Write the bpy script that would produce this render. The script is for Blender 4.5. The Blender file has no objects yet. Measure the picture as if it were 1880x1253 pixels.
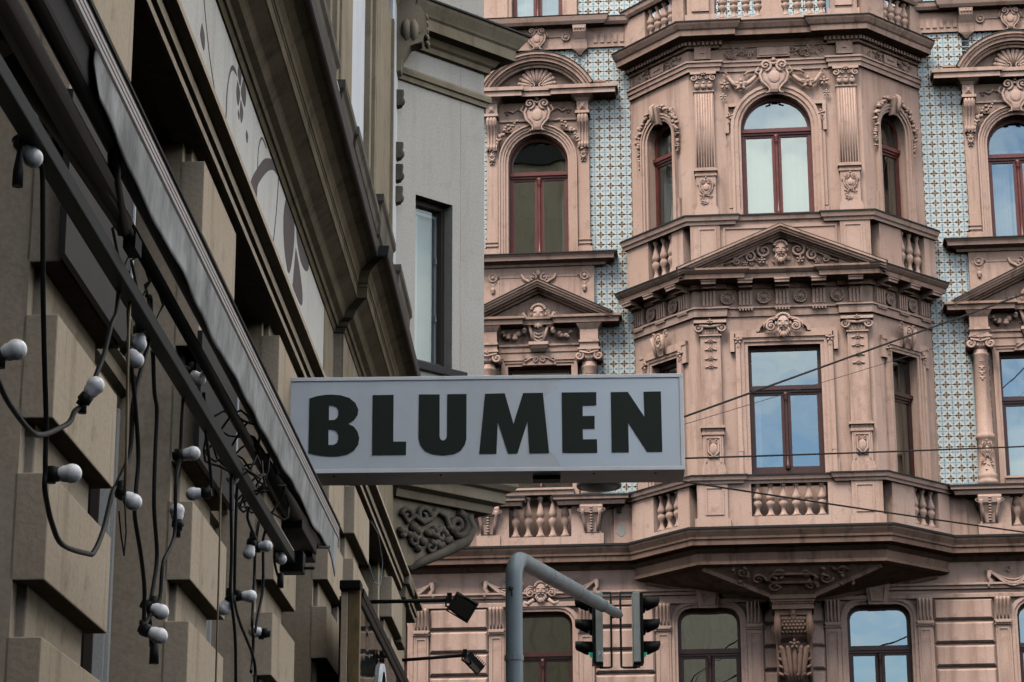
import bpy, bmesh, math, random
from mathutils import Matrix, Vector
from mathutils.geometry import tessellate_polygon
random.seed(7)
R = math.radians
C = bpy.context.scene.collection
sc = bpy.context.scene
PI = math.pi

# ------------------------------------------------------------------ camera
cam = bpy.data.cameras.new('camera'); co = bpy.data.objects.new('camera', cam); C.objects.link(co)
cam.sensor_width = 36.0; cam.lens = 84.5; cam.clip_start = 0.1; cam.clip_end = 1000
co.matrix_world = Matrix.Translation((0, 0, 1.6)) @ Matrix.Rotation(R(90 + 16.34), 4, 'X') @ Matrix.Rotation(R(-0.2155), 4, 'Z')
sc.camera = co

# ------------------------------------------------------------------ world: cloudy blue sky
W = bpy.data.worlds.new('World'); sc.world = W; W.use_nodes = True
nt = W.node_tree; nt.nodes.clear()
SUN_EL, SUN_AZ = 56.0, 207.0        # azimuth clockwise from +Y (north): behind the camera, over the roofs of the left building
def wn(t, **k):
    n = nt.nodes.new(t)
    for a, b in k.items(): setattr(n, a, b)
    return n
sky = wn('ShaderNodeTexSky', sky_type='NISHITA', sun_disc=False, sun_elevation=R(SUN_EL), sun_rotation=R(SUN_AZ), ozone_density=2.0, dust_density=0.4, air_density=1.0)
tcw = wn('ShaderNodeTexCoord'); sep = wn('ShaderNodeSeparateXYZ'); nt.links.new(tcw.outputs['Generated'], sep.inputs[0])
zp = wn('ShaderNodeMath', operation='MAXIMUM'); nt.links.new(sep.outputs[2], zp.inputs[0]); zp.inputs[1].default_value = 0.0
za = wn('ShaderNodeMath', operation='ADD'); nt.links.new(zp.outputs[0], za.inputs[0]); za.inputs[1].default_value = 0.25
dv = wn('ShaderNodeVectorMath', operation='DIVIDE')
cmb = wn('ShaderNodeCombineXYZ')
for i in range(3): nt.links.new(za.outputs[0], cmb.inputs[i])
nt.links.new(tcw.outputs['Generated'], dv.inputs[0]); nt.links.new(cmb.outputs[0], dv.inputs[1])
nz = wn('ShaderNodeTexNoise'); nz.inputs['Scale'].default_value = 1.3; nz.inputs['Detail'].default_value = 7; nz.inputs['Roughness'].default_value = 0.58
nof = wn('ShaderNodeVectorMath', operation='ADD'); nof.inputs[1].default_value = (3.1, 2.0, 0.0)
nt.links.new(dv.outputs[0], nof.inputs[0]); nt.links.new(nof.outputs[0], nz.inputs['Vector'])
cr = wn('ShaderNodeValToRGB'); cr.color_ramp.elements[0].position = 0.40; cr.color_ramp.elements[1].position = 0.57
nt.links.new(nz.outputs[0], cr.inputs[0])
mx = wn('ShaderNodeMix', data_type='RGBA'); nt.links.new(cr.outputs[0], mx.inputs[0]); nt.links.new(sky.outputs[0], mx.inputs[6])
cg = wn('ShaderNodeValToRGB'); cg.color_ramp.elements[0].color = (.37, .365, .355, 1); cg.color_ramp.elements[1].color = (1, .975, .92, 1); cg.color_ramp.elements[1].position = .9   # cloud is brighter overhead, as under any overcast sky
nt.links.new(zp.outputs[0], cg.inputs[0])
cm = wn('ShaderNodeVectorMath', operation='SCALE'); nt.links.new(cg.outputs[0], cm.inputs[0]); cm.inputs['Scale'].default_value = 17.0
nt.links.new(cm.outputs[0], mx.inputs[7])
bg = wn('ShaderNodeBackground'); bg.inputs[1].default_value = 0.088
nt.links.new(mx.outputs[2], bg.inputs[0])
wo = wn('ShaderNodeOutputWorld'); nt.links.new(bg.outputs[0], wo.inputs[0])

# ------------------------------------------------------------------ sun (veiled by cloud)
sl = bpy.data.lights.new('sun', 'SUN'); sl.energy = 1.3; sl.angle = R(24); sl.color = (1, 0.95, 0.88)
so = bpy.data.objects.new('sun', sl); C.objects.link(so)
sdir = Vector((math.sin(R(SUN_AZ)) * math.cos(R(SUN_EL)), math.cos(R(SUN_AZ)) * math.cos(R(SUN_EL)), math.sin(R(SUN_EL))))
so.rotation_euler = sdir.to_track_quat('Z', 'Y').to_euler()
sc.view_settings.view_transform = 'Standard'; sc.view_settings.look = 'None'
sc.view_settings.exposure = 1.38; sc.view_settings.gamma = 1.0; sc.view_settings.use_curve_mapping = False
sc.cycles.max_bounces = 6; sc.cycles.diffuse_bounces = 0; sc.cycles.transparent_max_bounces = 12

# ------------------------------------------------------------------ materials
class Ex:                                   # tiny expression builder over math nodes
    def __init__(s, t, o): s.t, s.o = t, o
    def op(s, f, b=None, c=None):
        n = s.t.nodes.new('ShaderNodeMath'); n.operation = f
        s.t.links.new(s.o, n.inputs[0])
        for i, v in ((1, b), (2, c)):
            if v is None: continue
            if isinstance(v, Ex): s.t.links.new(v.o, n.inputs[i])
            else: n.inputs[i].default_value = v
        return Ex(s.t, n.outputs[0])
    def __add__(s, b): return s.op('ADD', b)
    def __sub__(s, b): return s.op('SUBTRACT', b)
    def __mul__(s, b): return s.op('MULTIPLY', b)
    def lt(s, b): return s.op('LESS_THAN', b)
    def gt(s, b): return s.op('GREATER_THAN', b)
    def abs(s): return s.op('ABSOLUTE')
    def max(s, b): return s.op('MAXIMUM', b)
def mixc(t, f, a, b):
    n = t.nodes.new('ShaderNodeMix'); n.data_type = 'RGBA'
    for i, v in ((0, f), (6, a), (7, b)):
        if isinstance(v, Ex): v = v.o
        if hasattr(v, 'links'): t.links.new(v, n.inputs[i])
        elif i == 0: n.inputs[0].default_value = v
        else: n.inputs[i].default_value = (*v, 1)
    return n.outputs[2]
def newmat(name):
    m = bpy.data.materials.new(name); m.use_nodes = True
    t = m.node_tree; b = t.nodes['Principled BSDF']
    return m, t, b
def noise(t, scale, detail=4, rough=0.55, stretch=None, vec='Object'):
    tc = t.nodes.new('ShaderNodeTexCoord'); o = tc.outputs[vec]
    if stretch:
        mp = t.nodes.new('ShaderNodeMapping'); mp.inputs['Scale'].default_value = stretch
        t.links.new(o, mp.inputs[0]); o = mp.outputs[0]
    n = t.nodes.new('ShaderNodeTexNoise'); n.inputs['Scale'].default_value = scale
    n.inputs['Detail'].default_value = detail; n.inputs['Roughness'].default_value = rough
    t.links.new(o, n.inputs['Vector']); return n.outputs[0]
def ramp(t, o, p0, p1):
    n = t.nodes.new('ShaderNodeMapRange'); n.inputs[1].default_value = p0; n.inputs[2].default_value = p1
    t.links.new(o, n.inputs[0]); return n.outputs[0]
def bump(t, b, o, strength, dist=0.01):
    n = t.nodes.new('ShaderNodeBump'); n.inputs['Strength'].default_value = strength; n.inputs['Distance'].default_value = dist
    t.links.new(o, n.inputs['Height']); t.links.new(n.outputs[0], b.inputs['Normal'])
def stucco(name, base, dirt, light, streak=0.5, grain=60, rough=0.9, dirt_amt=0.55, big=0.9, crack=0):
    m, t, b = newmat(name)
    c = mixc(t, ramp(t, noise(t, big, 5), 0.35, 0.7), base, light)
    st = ramp(t, noise(t, 2.2, 5, 0.6, (2.4, 2.4, 0.22)), 0.52, 0.74)
    c = mixc(t, Ex(t, st) * streak, c, dirt)
    bl = ramp(t, noise(t, 4.5, 6, 0.65), 0.56, 0.8)
    c = mixc(t, Ex(t, bl) * dirt_amt, c, dirt)
    if crack:
        cn_ = Ex(t, noise(t, crack, 9, 0.62)); c = mixc(t, (cn_ - 0.5).abs().lt(0.0035) * 0.75, c, tuple(q * .25 for q in dirt))
        sp = Ex(t, noise(t, 34, 2, 0.5)); c = mixc(t, sp.gt(0.70) * 0.7, c, tuple(q * .5 for q in dirt))
    g = noise(t, grain, 3, 0.6)
    gm = t.nodes.new('ShaderNodeMix'); gm.data_type = 'RGBA'; gm.blend_type = 'MULTIPLY'; gm.inputs[0].default_value = 0.35
    t.links.new(c, gm.inputs[6])
    gr = t.nodes.new('ShaderNodeValToRGB'); gr.color_ramp.elements[0].position = 0.3; gr.color_ramp.elements[0].color = (0.55, 0.55, 0.55, 1)
    gr.color_ramp.elements[1].position = 0.62
    t.links.new(g, gr.inputs[0]); t.links.new(gr.outputs[0], gm.inputs[7])
    t.links.new(gm.outputs[2], b.inputs['Base Color'])
    b.inputs['Roughness'].default_value = rough; b.inputs['Specular IOR Level'].default_value = 0.2
    bump(t, b, g, 0.35, 0.006)
    return m
def plain(name, col, rough=0.5, metal=0.0, var=0.25, scale=6, spec=0.5, stretch=None):
    m, t, b = newmat(name)
    dk = tuple(x * (1 - var) for x in col)
    c = mixc(t, ramp(t, noise(t, scale, 5, 0.6, stretch), 0.4, 0.72), col, dk)
    t.links.new(c, b.inputs['Base Color'])
    b.inputs['Roughness'].default_value = rough; b.inputs['Metallic'].default_value = metal
    b.inputs['Specular IOR Level'].default_value = spec
    return m
M = {}
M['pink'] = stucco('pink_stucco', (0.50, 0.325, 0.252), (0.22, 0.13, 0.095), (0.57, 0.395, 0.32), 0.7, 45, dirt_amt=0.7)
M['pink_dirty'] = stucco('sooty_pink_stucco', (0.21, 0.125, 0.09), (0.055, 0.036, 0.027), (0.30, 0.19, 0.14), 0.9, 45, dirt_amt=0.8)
M['pink_mid'] = stucco('weathered_pink_moulding', (0.40, 0.252, 0.19), (0.12, 0.072, 0.052), (0.48, 0.325, 0.255), 0.9, 45, dirt_amt=0.85)
M['flash'] = plain('sheet_metal_flashing', (0.022, 0.021, 0.020), 0.6, 0.0, .3, 6, .3)
M['red'] = plain('red_brown_window_paint', (0.135, 0.028, 0.020), 0.4, 0, 0.35, 9)
M['darkred'] = plain('dark_brown_window_paint', (0.055, 0.016, 0.012), 0.4, 0, 0.35, 9)
M['brown'] = plain('brown_painted_wood', (0.055, 0.035, 0.025), 0.5, 0, 0.3, 12)
M['curtain'] = plain('white_curtain', (0.50, 0.51, 0.51), 0.9, 0, 0.12, 3)
M['dim'] = plain('dark_backing', (0.03, 0.028, 0.025), 0.9, 0, 0.2, 2)
M['cream'] = stucco('cream_stucco', (0.475, 0.375, 0.262), (0.20, 0.135, 0.075), (0.535, 0.44, 0.33), 0.55, 38, dirt_amt=0.6, big=0.7)
M['cornice'] = stucco('weathered_cream_moulding', (0.27, 0.215, 0.14), (0.085, 0.065, 0.04), (0.34, 0.28, 0.20), 0.55, 55, dirt_amt=0.7, big=1.6)
M['cornice_dark'] = stucco('dark_cream_cornice', (0.12, 0.09, 0.05), (0.032, 0.024, 0.014), (0.18, 0.14, 0.088), 0.7, 55, dirt_amt=0.8, big=1.8)  # one darker, browner cream for the whole main cornice
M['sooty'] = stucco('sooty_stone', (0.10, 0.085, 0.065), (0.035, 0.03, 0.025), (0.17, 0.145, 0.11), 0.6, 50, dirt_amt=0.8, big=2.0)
M['frieze'] = stucco('pale_frieze_plaster', (0.62, 0.59, 0.53), (0.34, 0.26, 0.17), (0.66, 0.635, 0.585), 0.35, 70, dirt_amt=0.25)
M['painted'] = plain('brown_wall_paint', (0.085, 0.065, 0.060), 0.85, 0, 0.25, 20)
M['white'] = stucco('grey_white_plaster', (0.53, 0.485, 0.42), (0.34, 0.285, 0.215), (0.57, 0.53, 0.47), 0.3, 40, dirt_amt=0.35)
M['pale'] = plain('pale_white_paint', (0.66, 0.67, 0.68), 0.7, 0, 0.15, 4, stretch=(1, 1, 0.3))
M['black'] = plain('black_metal', (0.006, 0.0055, 0.005), 0.55, 0.0, 0.3, 12, 0.1)
M['rubber'] = plain('black_rubber_cable', (0.005, 0.005, 0.005), 0.55, 0, 0.2, 12, 0.2)
M['green'] = plain('dark_green_steel', (0.012, 0.019, 0.017), 0.55, 0, 0.4, 8, 0.12)
M['board'] = plain('dark_grey_board', (0.02, 0.019, 0.017), 0.6, 0, 0.25, 5, .2)
M['alu'] = plain('brushed_aluminium', (0.42, 0.40, 0.38), 0.4, 0.35, 0.2, 8)
M['pole'] = plain('blue_grey_pole_paint', (0.165, 0.205, 0.215), 0.45, 0, 0.35, 3, stretch=(3, 3, 0.6))
M['siggrey'] = plain('grey_signal_housing', (0.30, 0.31, 0.27), 0.5, 0, 0.12, 8)
M['signface'] = plain('pale_acrylic_sign_face', (0.74, 0.765, 0.77), 0.22, 0, 0.13, 2.2, 0.5, (1.2, 1, .5))
M['signface2'] = plain('painted_sign_reflection', (0.72, 0.80, 0.86), 0.25, 0, 0.05, 1.2, 0.5)
M['signframe'] = plain('white_sign_frame', (0.85, 0.85, 0.83), 0.4, 0.0, 0.12, 5)
M['signunder'] = plain('grubby_sign_underside', (0.30, 0.30, 0.27), 0.6, 0, 0.45, 5)
M['letter'] = plain('dark_green_black_lettering', (0.013, 0.021, 0.015), 0.5, 0, 0.15, 5, .25)
M['lamp_glass'] = plain('dark_lamp_glass', (0.01, 0.012, 0.012), 0.08, 0, 0.1, 5, .5)
M['gold'] = plain('old_gilded_wood', (0.20, 0.14, 0.06), 0.5, 0.1, 0.6, 14, stretch=(1, 1, 0.4))
M['asphalt'] = plain('asphalt', (0.05, 0.05, 0.052), 0.85, 0, 0.3, 3)
M['paving'] = plain('stone_paving', (0.11, 0.105, 0.10), 0.85, 0, 0.25, 3)
M['grey'] = stucco('grey_render', (0.33, 0.31, 0.28), (0.2, 0.18, 0.15), (0.38, 0.36, 0.33), 0.3, 30)
def bulbmat():
    m, t, b = newmat('opal_glass'); b.inputs['Base Color'].default_value = (0.90, 0.88, 0.85, 1)
    b.inputs['Roughness'].default_value = 0.12; b.inputs['Subsurface Weight'].default_value = 0.3
    b.inputs['Subsurface Radius'].default_value = (0.02, 0.02, 0.02); return m
M['bulb'] = bulbmat()
def glassmat(name, refl, tint=(0.75, 0.8, 0.8), wob=0.10):
    m, t, b = newmat(name); t.nodes.remove(b); out = t.nodes['Material Output']
    tr = t.nodes.new('ShaderNodeBsdfTransparent'); tr.inputs[0].default_value = (*tint, 1)
    gl = t.nodes.new('ShaderNodeBsdfGlossy'); gl.inputs['Roughness'].default_value = 0.0; gl.inputs[0].default_value = (0.80, 0.92, 0.90, 1)
    bp = t.nodes.new('ShaderNodeBump'); bp.inputs['Strength'].default_value = wob; bp.inputs['Distance'].default_value = 0.02
    t.links.new(noise(t, 1.1, 2, 0.5), bp.inputs['Height']); t.links.new(bp.outputs[0], gl.inputs['Normal'])
    mi = t.nodes.new('ShaderNodeMixShader'); mi.inputs[0].default_value = refl
    t.links.new(tr.outputs[0], mi.inputs[1]); t.links.new(gl.outputs[0], mi.inputs[2]); t.links.new(mi.outputs[0], out.inputs[0])
    return m
M['glass'] = glassmat('window_glass', 0.29, (0.5, 0.55, 0.55), 0.22)
M['glass3'] = glassmat('clear_window_glass', 0.14, (0.8, 0.84, 0.82))
M['glass2'] = glassmat('shop_glass', 0.22, (0.35, 0.37, 0.38), 0.03)
def greenlens():
    m, t, b = newmat('lit_green_lens'); b.inputs['Base Color'].default_value = (0.01, 0.2, 0.12, 1); b.inputs['Roughness'].default_value = 0.3
    b.inputs['Emission Color'].default_value = (0.02, 0.6, 0.36, 1); b.inputs['Emission Strength'].default_value = 0.10; return m
M['lens'] = greenlens()
def clothmat():
    m, t, b = newmat('grey_awning_cloth')
    c = mixc(t, ramp(t, noise(t, 6, 6, 0.62, (1.0, 1, 0.6)), 0.36, 0.68), (0.46, 0.45, 0.43), (0.15, 0.145, 0.135))
    c = mixc(t, Ex(t, ramp(t, noise(t, 22, 4, 0.6), 0.5, 0.8)) * 0.4, c, (0.10, 0.095, 0.085))
    t.links.new(c, b.inputs['Base Color']); b.inputs['Roughness'].default_value = 0.8
    bump(t, b, noise(t, 7, 4, 0.5, (2.2, 1, 0.7)), 0.6, 0.02); return m
M['cloth'] = clothmat()
def tilemat():
    m, t, b = newmat('patterned_wall_tile')
    uv = t.nodes.new('ShaderNodeUVMap'); fr = t.nodes.new('ShaderNodeVectorMath'); fr.operation = 'FRACTION'
    fl = t.nodes.new('ShaderNodeVectorMath'); fl.operation = 'FLOOR'
    t.links.new(uv.outputs[0], fr.inputs[0]); t.links.new(uv.outputs[0], fl.inputs[0])
    oi = t.nodes.new('ShaderNodeObjectInfo'); ad = t.nodes.new('ShaderNodeVectorMath'); ad.operation = 'ADD'
    rm = Ex(t, oi.outputs['Random']) * 991.0
    cb = t.nodes.new('ShaderNodeCombineXYZ'); t.links.new(rm.o, cb.inputs[2])
    t.links.new(fl.outputs[0], ad.inputs[0]); t.links.new(cb.outputs[0], ad.inputs[1])
    wnz = t.nodes.new('ShaderNodeTexWhiteNoise'); t.links.new(ad.outputs[0], wnz.inputs[0])
    rnd = Ex(t, wnz.outputs[0]); flag = rnd.gt(0.5)
    s = t.nodes.new('ShaderNodeSeparateXYZ'); t.links.new(fr.outputs[0], s.inputs[0])
    a0 = (Ex(t, s.outputs[0]) - 0.5).abs(); b0 = (Ex(t, s.outputs[1]) - 0.5).abs()
    inv = flag * -1.0 + 1.0
    a = a0 * flag + b0 * inv; bb = b0 * flag + a0 * inv
    blue = ((a - 0.25).abs() + bb * 1.45).lt(0.145)
    blue = blue.max(bb.lt(0.026) * a.lt(0.40)).max(a.lt(0.026) * bb.lt(0.40))
    blue = blue.max(((bb - 0.355).abs() + a * 1.1).lt(0.07))
    c = a0 * -1.0 + 0.5; d = b0 * -1.0 + 0.5
    brown = ((c - 0.195).abs() + d * 1.4).lt(0.168).max(((d - 0.195).abs() + c * 1.4).lt(0.168)).max((c + d).lt(0.085))
    gold = (c + d).lt(0.045)
    band = (a0 + b0 - 0.52).abs().lt(0.05)
    col = mixc(t, (a0 + b0).lt(0.5), (0.47, 0.455, 0.395), (0.43, 0.47, 0.46))
    col = mixc(t, band, col, (0.60, 0.59, 0.54))
    bcol = mixc(t, Ex(t, wnz.outputs[0]), (0.075, 0.175, 0.225), (0.175, 0.275, 0.315))
    col = mixc(t, blue, col, bcol)
    n2 = t.nodes.new('ShaderNodeTexWhiteNoise'); n2.noise_dimensions = '1D'; t.links.new((rnd * 37.7).o, n2.inputs['W'])
    col = mixc(t, brown, col, mixc(t, n2.outputs[0], (0.05, 0.028, 0.014), (0.14, 0.08, 0.035)))
    col = mixc(t, gold, col, (0.35, 0.25, 0.11))
    t.links.new(col, b.inputs['Base Color']); b.inputs['Roughness'].default_value = 0.3
    return m
M['tile'] = tilemat()

# ------------------------------------------------------------------ mesh kit.  coordinates: x along the wall, w out of the wall, z up
class MB:
    def __init__(s): s.v, s.f, s.sm, s.uv = [], [], [], None
    def add(s, vs, fs, smooth=False):
        o = len(s.v); s.v += [(x, -w, z) for x, w, z in vs]
        s.f += [tuple(i + o for i in f) for f in fs]; s.sm += [smooth] * len(fs); return s
    def box(s, x0, x1, w0, w1, z0, z1):
        return s.add([(x, w, z) for z in (z0, z1) for w in (w0, w1) for x in (x0, x1)],
                     [(0, 1, 3, 2), (4, 6, 7, 5), (0, 4, 5, 1), (2, 3, 7, 6), (0, 2, 6, 4), (1, 5, 7, 3)])
    def loft(s, loops, closed=True, caps=True, smooth=False):
        n = len(loops[0]); vs = [p for l in loops for p in l]; fs = []
        for i in range(len(loops) - 1):
            for j in range(n if closed else n - 1):
                k = (j + 1) % n; fs.append((i * n + j, i * n + k, (i + 1) * n + k, (i + 1) * n + j))
        s.add(vs, fs, smooth)
        if caps: s.add(loops[0], [tuple(range(n))]); s.add(loops[-1], [tuple(range(n))])
        return s
    def prism(s, poly, w0, w1, holes=()):          # polygon in (x, z) extruded through w
        loops = [list(poly)] + [list(h) for h in holes]
        tri = tessellate_polygon([[Vector((x, z, 0)) for x, z in l] for l in loops])
        flat = [p for l in loops for p in l]
        for w in (w0, w1): s.add([(x, w, z) for x, z in flat], [tuple(t) for t in tri])
        for l in loops:
            n = len(l); s.add([(x, w0, z) for x, z in l] + [(x, w1, z) for x, z in l], [(i, (i + 1) % n, n + (i + 1) % n, n + i) for i in range(n)])
        return s
    def ring(s, pa, pb, w0, w1):                   # strip between two open paths (x, z), from w0 to w1
        s.loft([[(a[0], w0, a[1]), (a[0], w1, a[1]), (b[0], w1, b[1]), (b[0], w0, b[1])] for a, b in zip(pa, pb)]); return s
    def sweep(s, prof, path, caps=True):           # profile (outward, z) along a plan path (x, w)
        P = [Vector(p) for p in path]; loops = []
        for i, p in enumerate(P):
            d = []
            if i > 0: d.append((P[i] - P[i - 1]).normalized())
            if i < len(P) - 1: d.append((P[i + 1] - P[i]).normalized())
            ns = [Vector((-e.y, e.x)) for e in d]
            if len(ns) == 2:
                m = ns[0] + ns[1]; m = m / max(0.3, m.dot(ns[0]))
            else: m = ns[0]
            loops.append([(p.x + m.x * o, p.y + m.y * o, z) for o, z in prof])
        return s.loft(loops, True, caps)
    def lathe(s, prof, cx=0, cw=0, n=10, cz=0, smooth=True):
        return s.loft([[(cx + r * math.cos(2 * PI * k / n), cw + r * math.sin(2 * PI * k / n), cz + z) for k in range(n)] for r, z in prof], True, True, smooth)
    def disc(s, cx, cz, prof, n=14, smooth=True):  # lathe about the wall normal; profile (r, w)
        return s.loft([[(cx + r * math.cos(2 * PI * k / n), w, cz + r * math.sin(2 * PI * k / n)) for k in range(n)] for r, w in prof], True, True, smooth)
    def tube(s, pts, r, n=6, smooth=True):
        P = [Vector(p) for p in pts]; loops = []; up = None
        for i, p in enumerate(P):
            t = (P[min(i + 1, len(P) - 1)] - P[max(i - 1, 0)]).normalized()
            if up is None:
                up = t.orthogonal().normalized()
            up = (up - t * up.dot(t)).normalized(); sd = t.cross(up)
            rr = r[i] if isinstance(r, (list, tuple)) else r
            loops.append([tuple(p + (up * math.cos(2 * PI * k / n) + sd * math.sin(2 * PI * k / n)) * rr) for k in range(n)])
        return s.loft(loops, True, True, smooth)
    def blob(s, c, r, rot=0, nu=8, nv=5):
        cs, sn = math.cos(rot), math.sin(rot); loops = []
        for i in range(nv + 1):
            th = PI * i / nv; l = []
            for k in range(nu):
                ph = 2 * PI * k / nu
                x = r[0] * math.sin(th) * math.cos(ph) if i not in (0, nv) else r[0] * 0.05 * math.cos(ph)
                w = r[1] * math.sin(th) * math.sin(ph) if i not in (0, nv) else r[1] * 0.05 * math.sin(ph)
                z = r[2] * math.cos(th); l.append((c[0] + x * cs - z * sn, c[1] + w, c[2] + x * sn + z * cs))
            loops.append(l)
        return s.loft(loops, True, True, True)
    def spiral(s, cx, cz, w, r, turns=1.6, hand=1, start=90, th=None, dw=0.0):
        n = int(turns * 12); th = th or r * 0.24; pts = []; rs = []
        for i in range(n + 1):
            f = i / n; a = R(start) + hand * turns * 2 * PI * f; rr = r * (1 - 0.88 * f)
            pts.append((cx + rr * math.cos(a), w + dw * f, cz + rr * math.sin(a))); rs.append(th * (1 - 0.45 * f))
        s.tube(pts, rs, 5); s.blob((cx, w + dw, cz), (r * 0.2, th, r * 0.2)); return s
def emit(name, mb, mat, parent=None, mtx=None, bevel=0, kind=None):
    me = bpy.data.meshes.new(name); me.from_pydata(mb.v, [], mb.f)
    me.polygons.foreach_set('use_smooth', mb.sm)
    if mb.uv:
        l = me.uv_layers.new(name='UVMap')
        for i, c in enumerate(mb.uv): l.data[i].uv = c
    bm = bmesh.new(); bm.from_mesh(me); bmesh.ops.remove_doubles(bm, verts=bm.verts, dist=1e-5) if not mb.uv else None
    bmesh.ops.recalc_face_normals(bm, faces=bm.faces); bm.to_mesh(me); bm.free()
    me.materials.append(M[mat] if isinstance(mat, str) else mat)
    o = bpy.data.objects.new(name, me); C.objects.link(o)
    if parent is not None: o.parent = parent
    if mtx is not None: o.matrix_basis = mtx
    if bevel:
        b = o.modifiers.new('bevel', 'BEVEL'); b.width = bevel; b.segments = 2; b.limit_method = 'ANGLE'
    if kind: o['kind'] = kind
    return o
def tag(o, label, cat, group=None):
    o['label'] = label; o['category'] = cat
    if group: o['group'] = group
    return o
def thing(name, label, cat, loc=(0, 0, 0), rot=0.0, group=None):
    o = bpy.data.objects.new(name, None); C.objects.link(o); o.location = loc; o.rotation_euler = (0, 0, rot); o.empty_display_size = 0.3
    return tag(o, label, cat, group)
def copy(o, parent, shift):                        # copy of a part with its sub-parts, moved in the parent's frame
    c = o.copy(); C.objects.link(c); c.parent = parent
    c.matrix_basis = (Matrix.Translation(shift) @ o.matrix_basis) if shift is not None else o.matrix_basis.copy()
    for ch in list(o.children): copy(ch, c, None)
    return c
def inst(src, parent, x, w, z, base=None):
    c = src.copy(); C.objects.link(c); c.parent = parent
    c.matrix_basis = (base or Matrix()) @ Matrix.Translation((x, -w, z)); return c

# ------------------------------------------------------------------ the setting
def struct(name, mb, mat): o = emit(name, mb, mat); o['kind'] = 'structure'; return o
struct('ground', MB().add([(-300, 300, 0), (300, 300, 0), (300, -300, 0), (-300, -300, 0)], [(0, 1, 2, 3)]), 'asphalt')
SA = R(88.383)                                     # the street runs almost straight away from the camera
stm = Matrix.Rotation(SA, 4, 'Z')
o = emit('pavement', MB().box(-13.5, 27.5, -1.9, 1.4, 0.0, 0.13), 'paving', bevel=0.02); o.matrix_world = stm; o['kind'] = 'structure'
o = emit('pavement', MB().box(-12, 27.5, 12.0, 15.0, 0.0, 0.13), 'paving', bevel=0.02); o.matrix_world = stm; o['kind'] = 'structure'
o = emit('road', MB().add([(-13.5, 1.41, .005), (120, 1.41, .005), (120, 11.99, .005), (-13.5, 11.99, .005)], [(0, 1, 2, 3)]), 'asphalt'); o.matrix_world = stm; o['kind'] = 'structure'

# ------------------------------------------------------------------ opening shapes
def opath(kind, cx, h, z0, zt, d=0.0, r=0.22, n=14):
    """left foot -> head -> right foot of an opening, grown outward by d. zt = springing for 'arch', head otherwise"""
    p = [(cx - h - d, z0)]
    if kind == 'arch':
        p += [(cx - (h + d) * math.cos(PI * i / n), zt + (h + d) * math.sin(PI * i / n)) for i in range(n + 1)]
    elif kind == 'round':
        k = max(3, n // 3)
        p += [(cx - h + r - (r + d) * math.cos(PI / 2 * i / k), zt - r + (r + d) * math.sin(PI / 2 * i / k)) for i in range(k + 1)]
        p += [(cx + h - r + (r + d) * math.sin(PI / 2 * i / k), zt - r + (r + d) * math.cos(PI / 2 * i / k)) for i in range(k + 1)]
    else:
        p += [(cx - h - d, zt + d), (cx + h + d, zt + d)]
    return p + [(cx + h + d, z0)]
def wall(mb, x0, x1, z0, z1, w0, w1, ops):         # ops: (kind, cx, h, zbottom, ztop)
    x = x0
    for kind, cx, h, zb, zt in sorted(ops, key=lambda q: q[1]):
        if cx - h > x: mb.box(x, cx - h, w0, w1, z0, z1)
        if zb > z0: mb.box(cx - h, cx + h, w0, w1, z0, zb)
        top = opath(kind, cx, h, zb, zt)[1:-1]
        for a, b in zip(top[:-1], top[1:]):
            if abs(a[0] - b[0]) < 1e-6: continue
            mb.loft([[(a[0], w0, a[1]), (a[0], w1, a[1]), (a[0], w1, z1), (a[0], w0, z1)], [(b[0], w0, b[1]), (b[0], w1, b[1]), (b[0], w1, z1), (b[0], w0, z1)]])
        x = cx + h
    if x < x1: mb.box(x, x1, w0, w1, z0, z1)
    return mb
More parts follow.
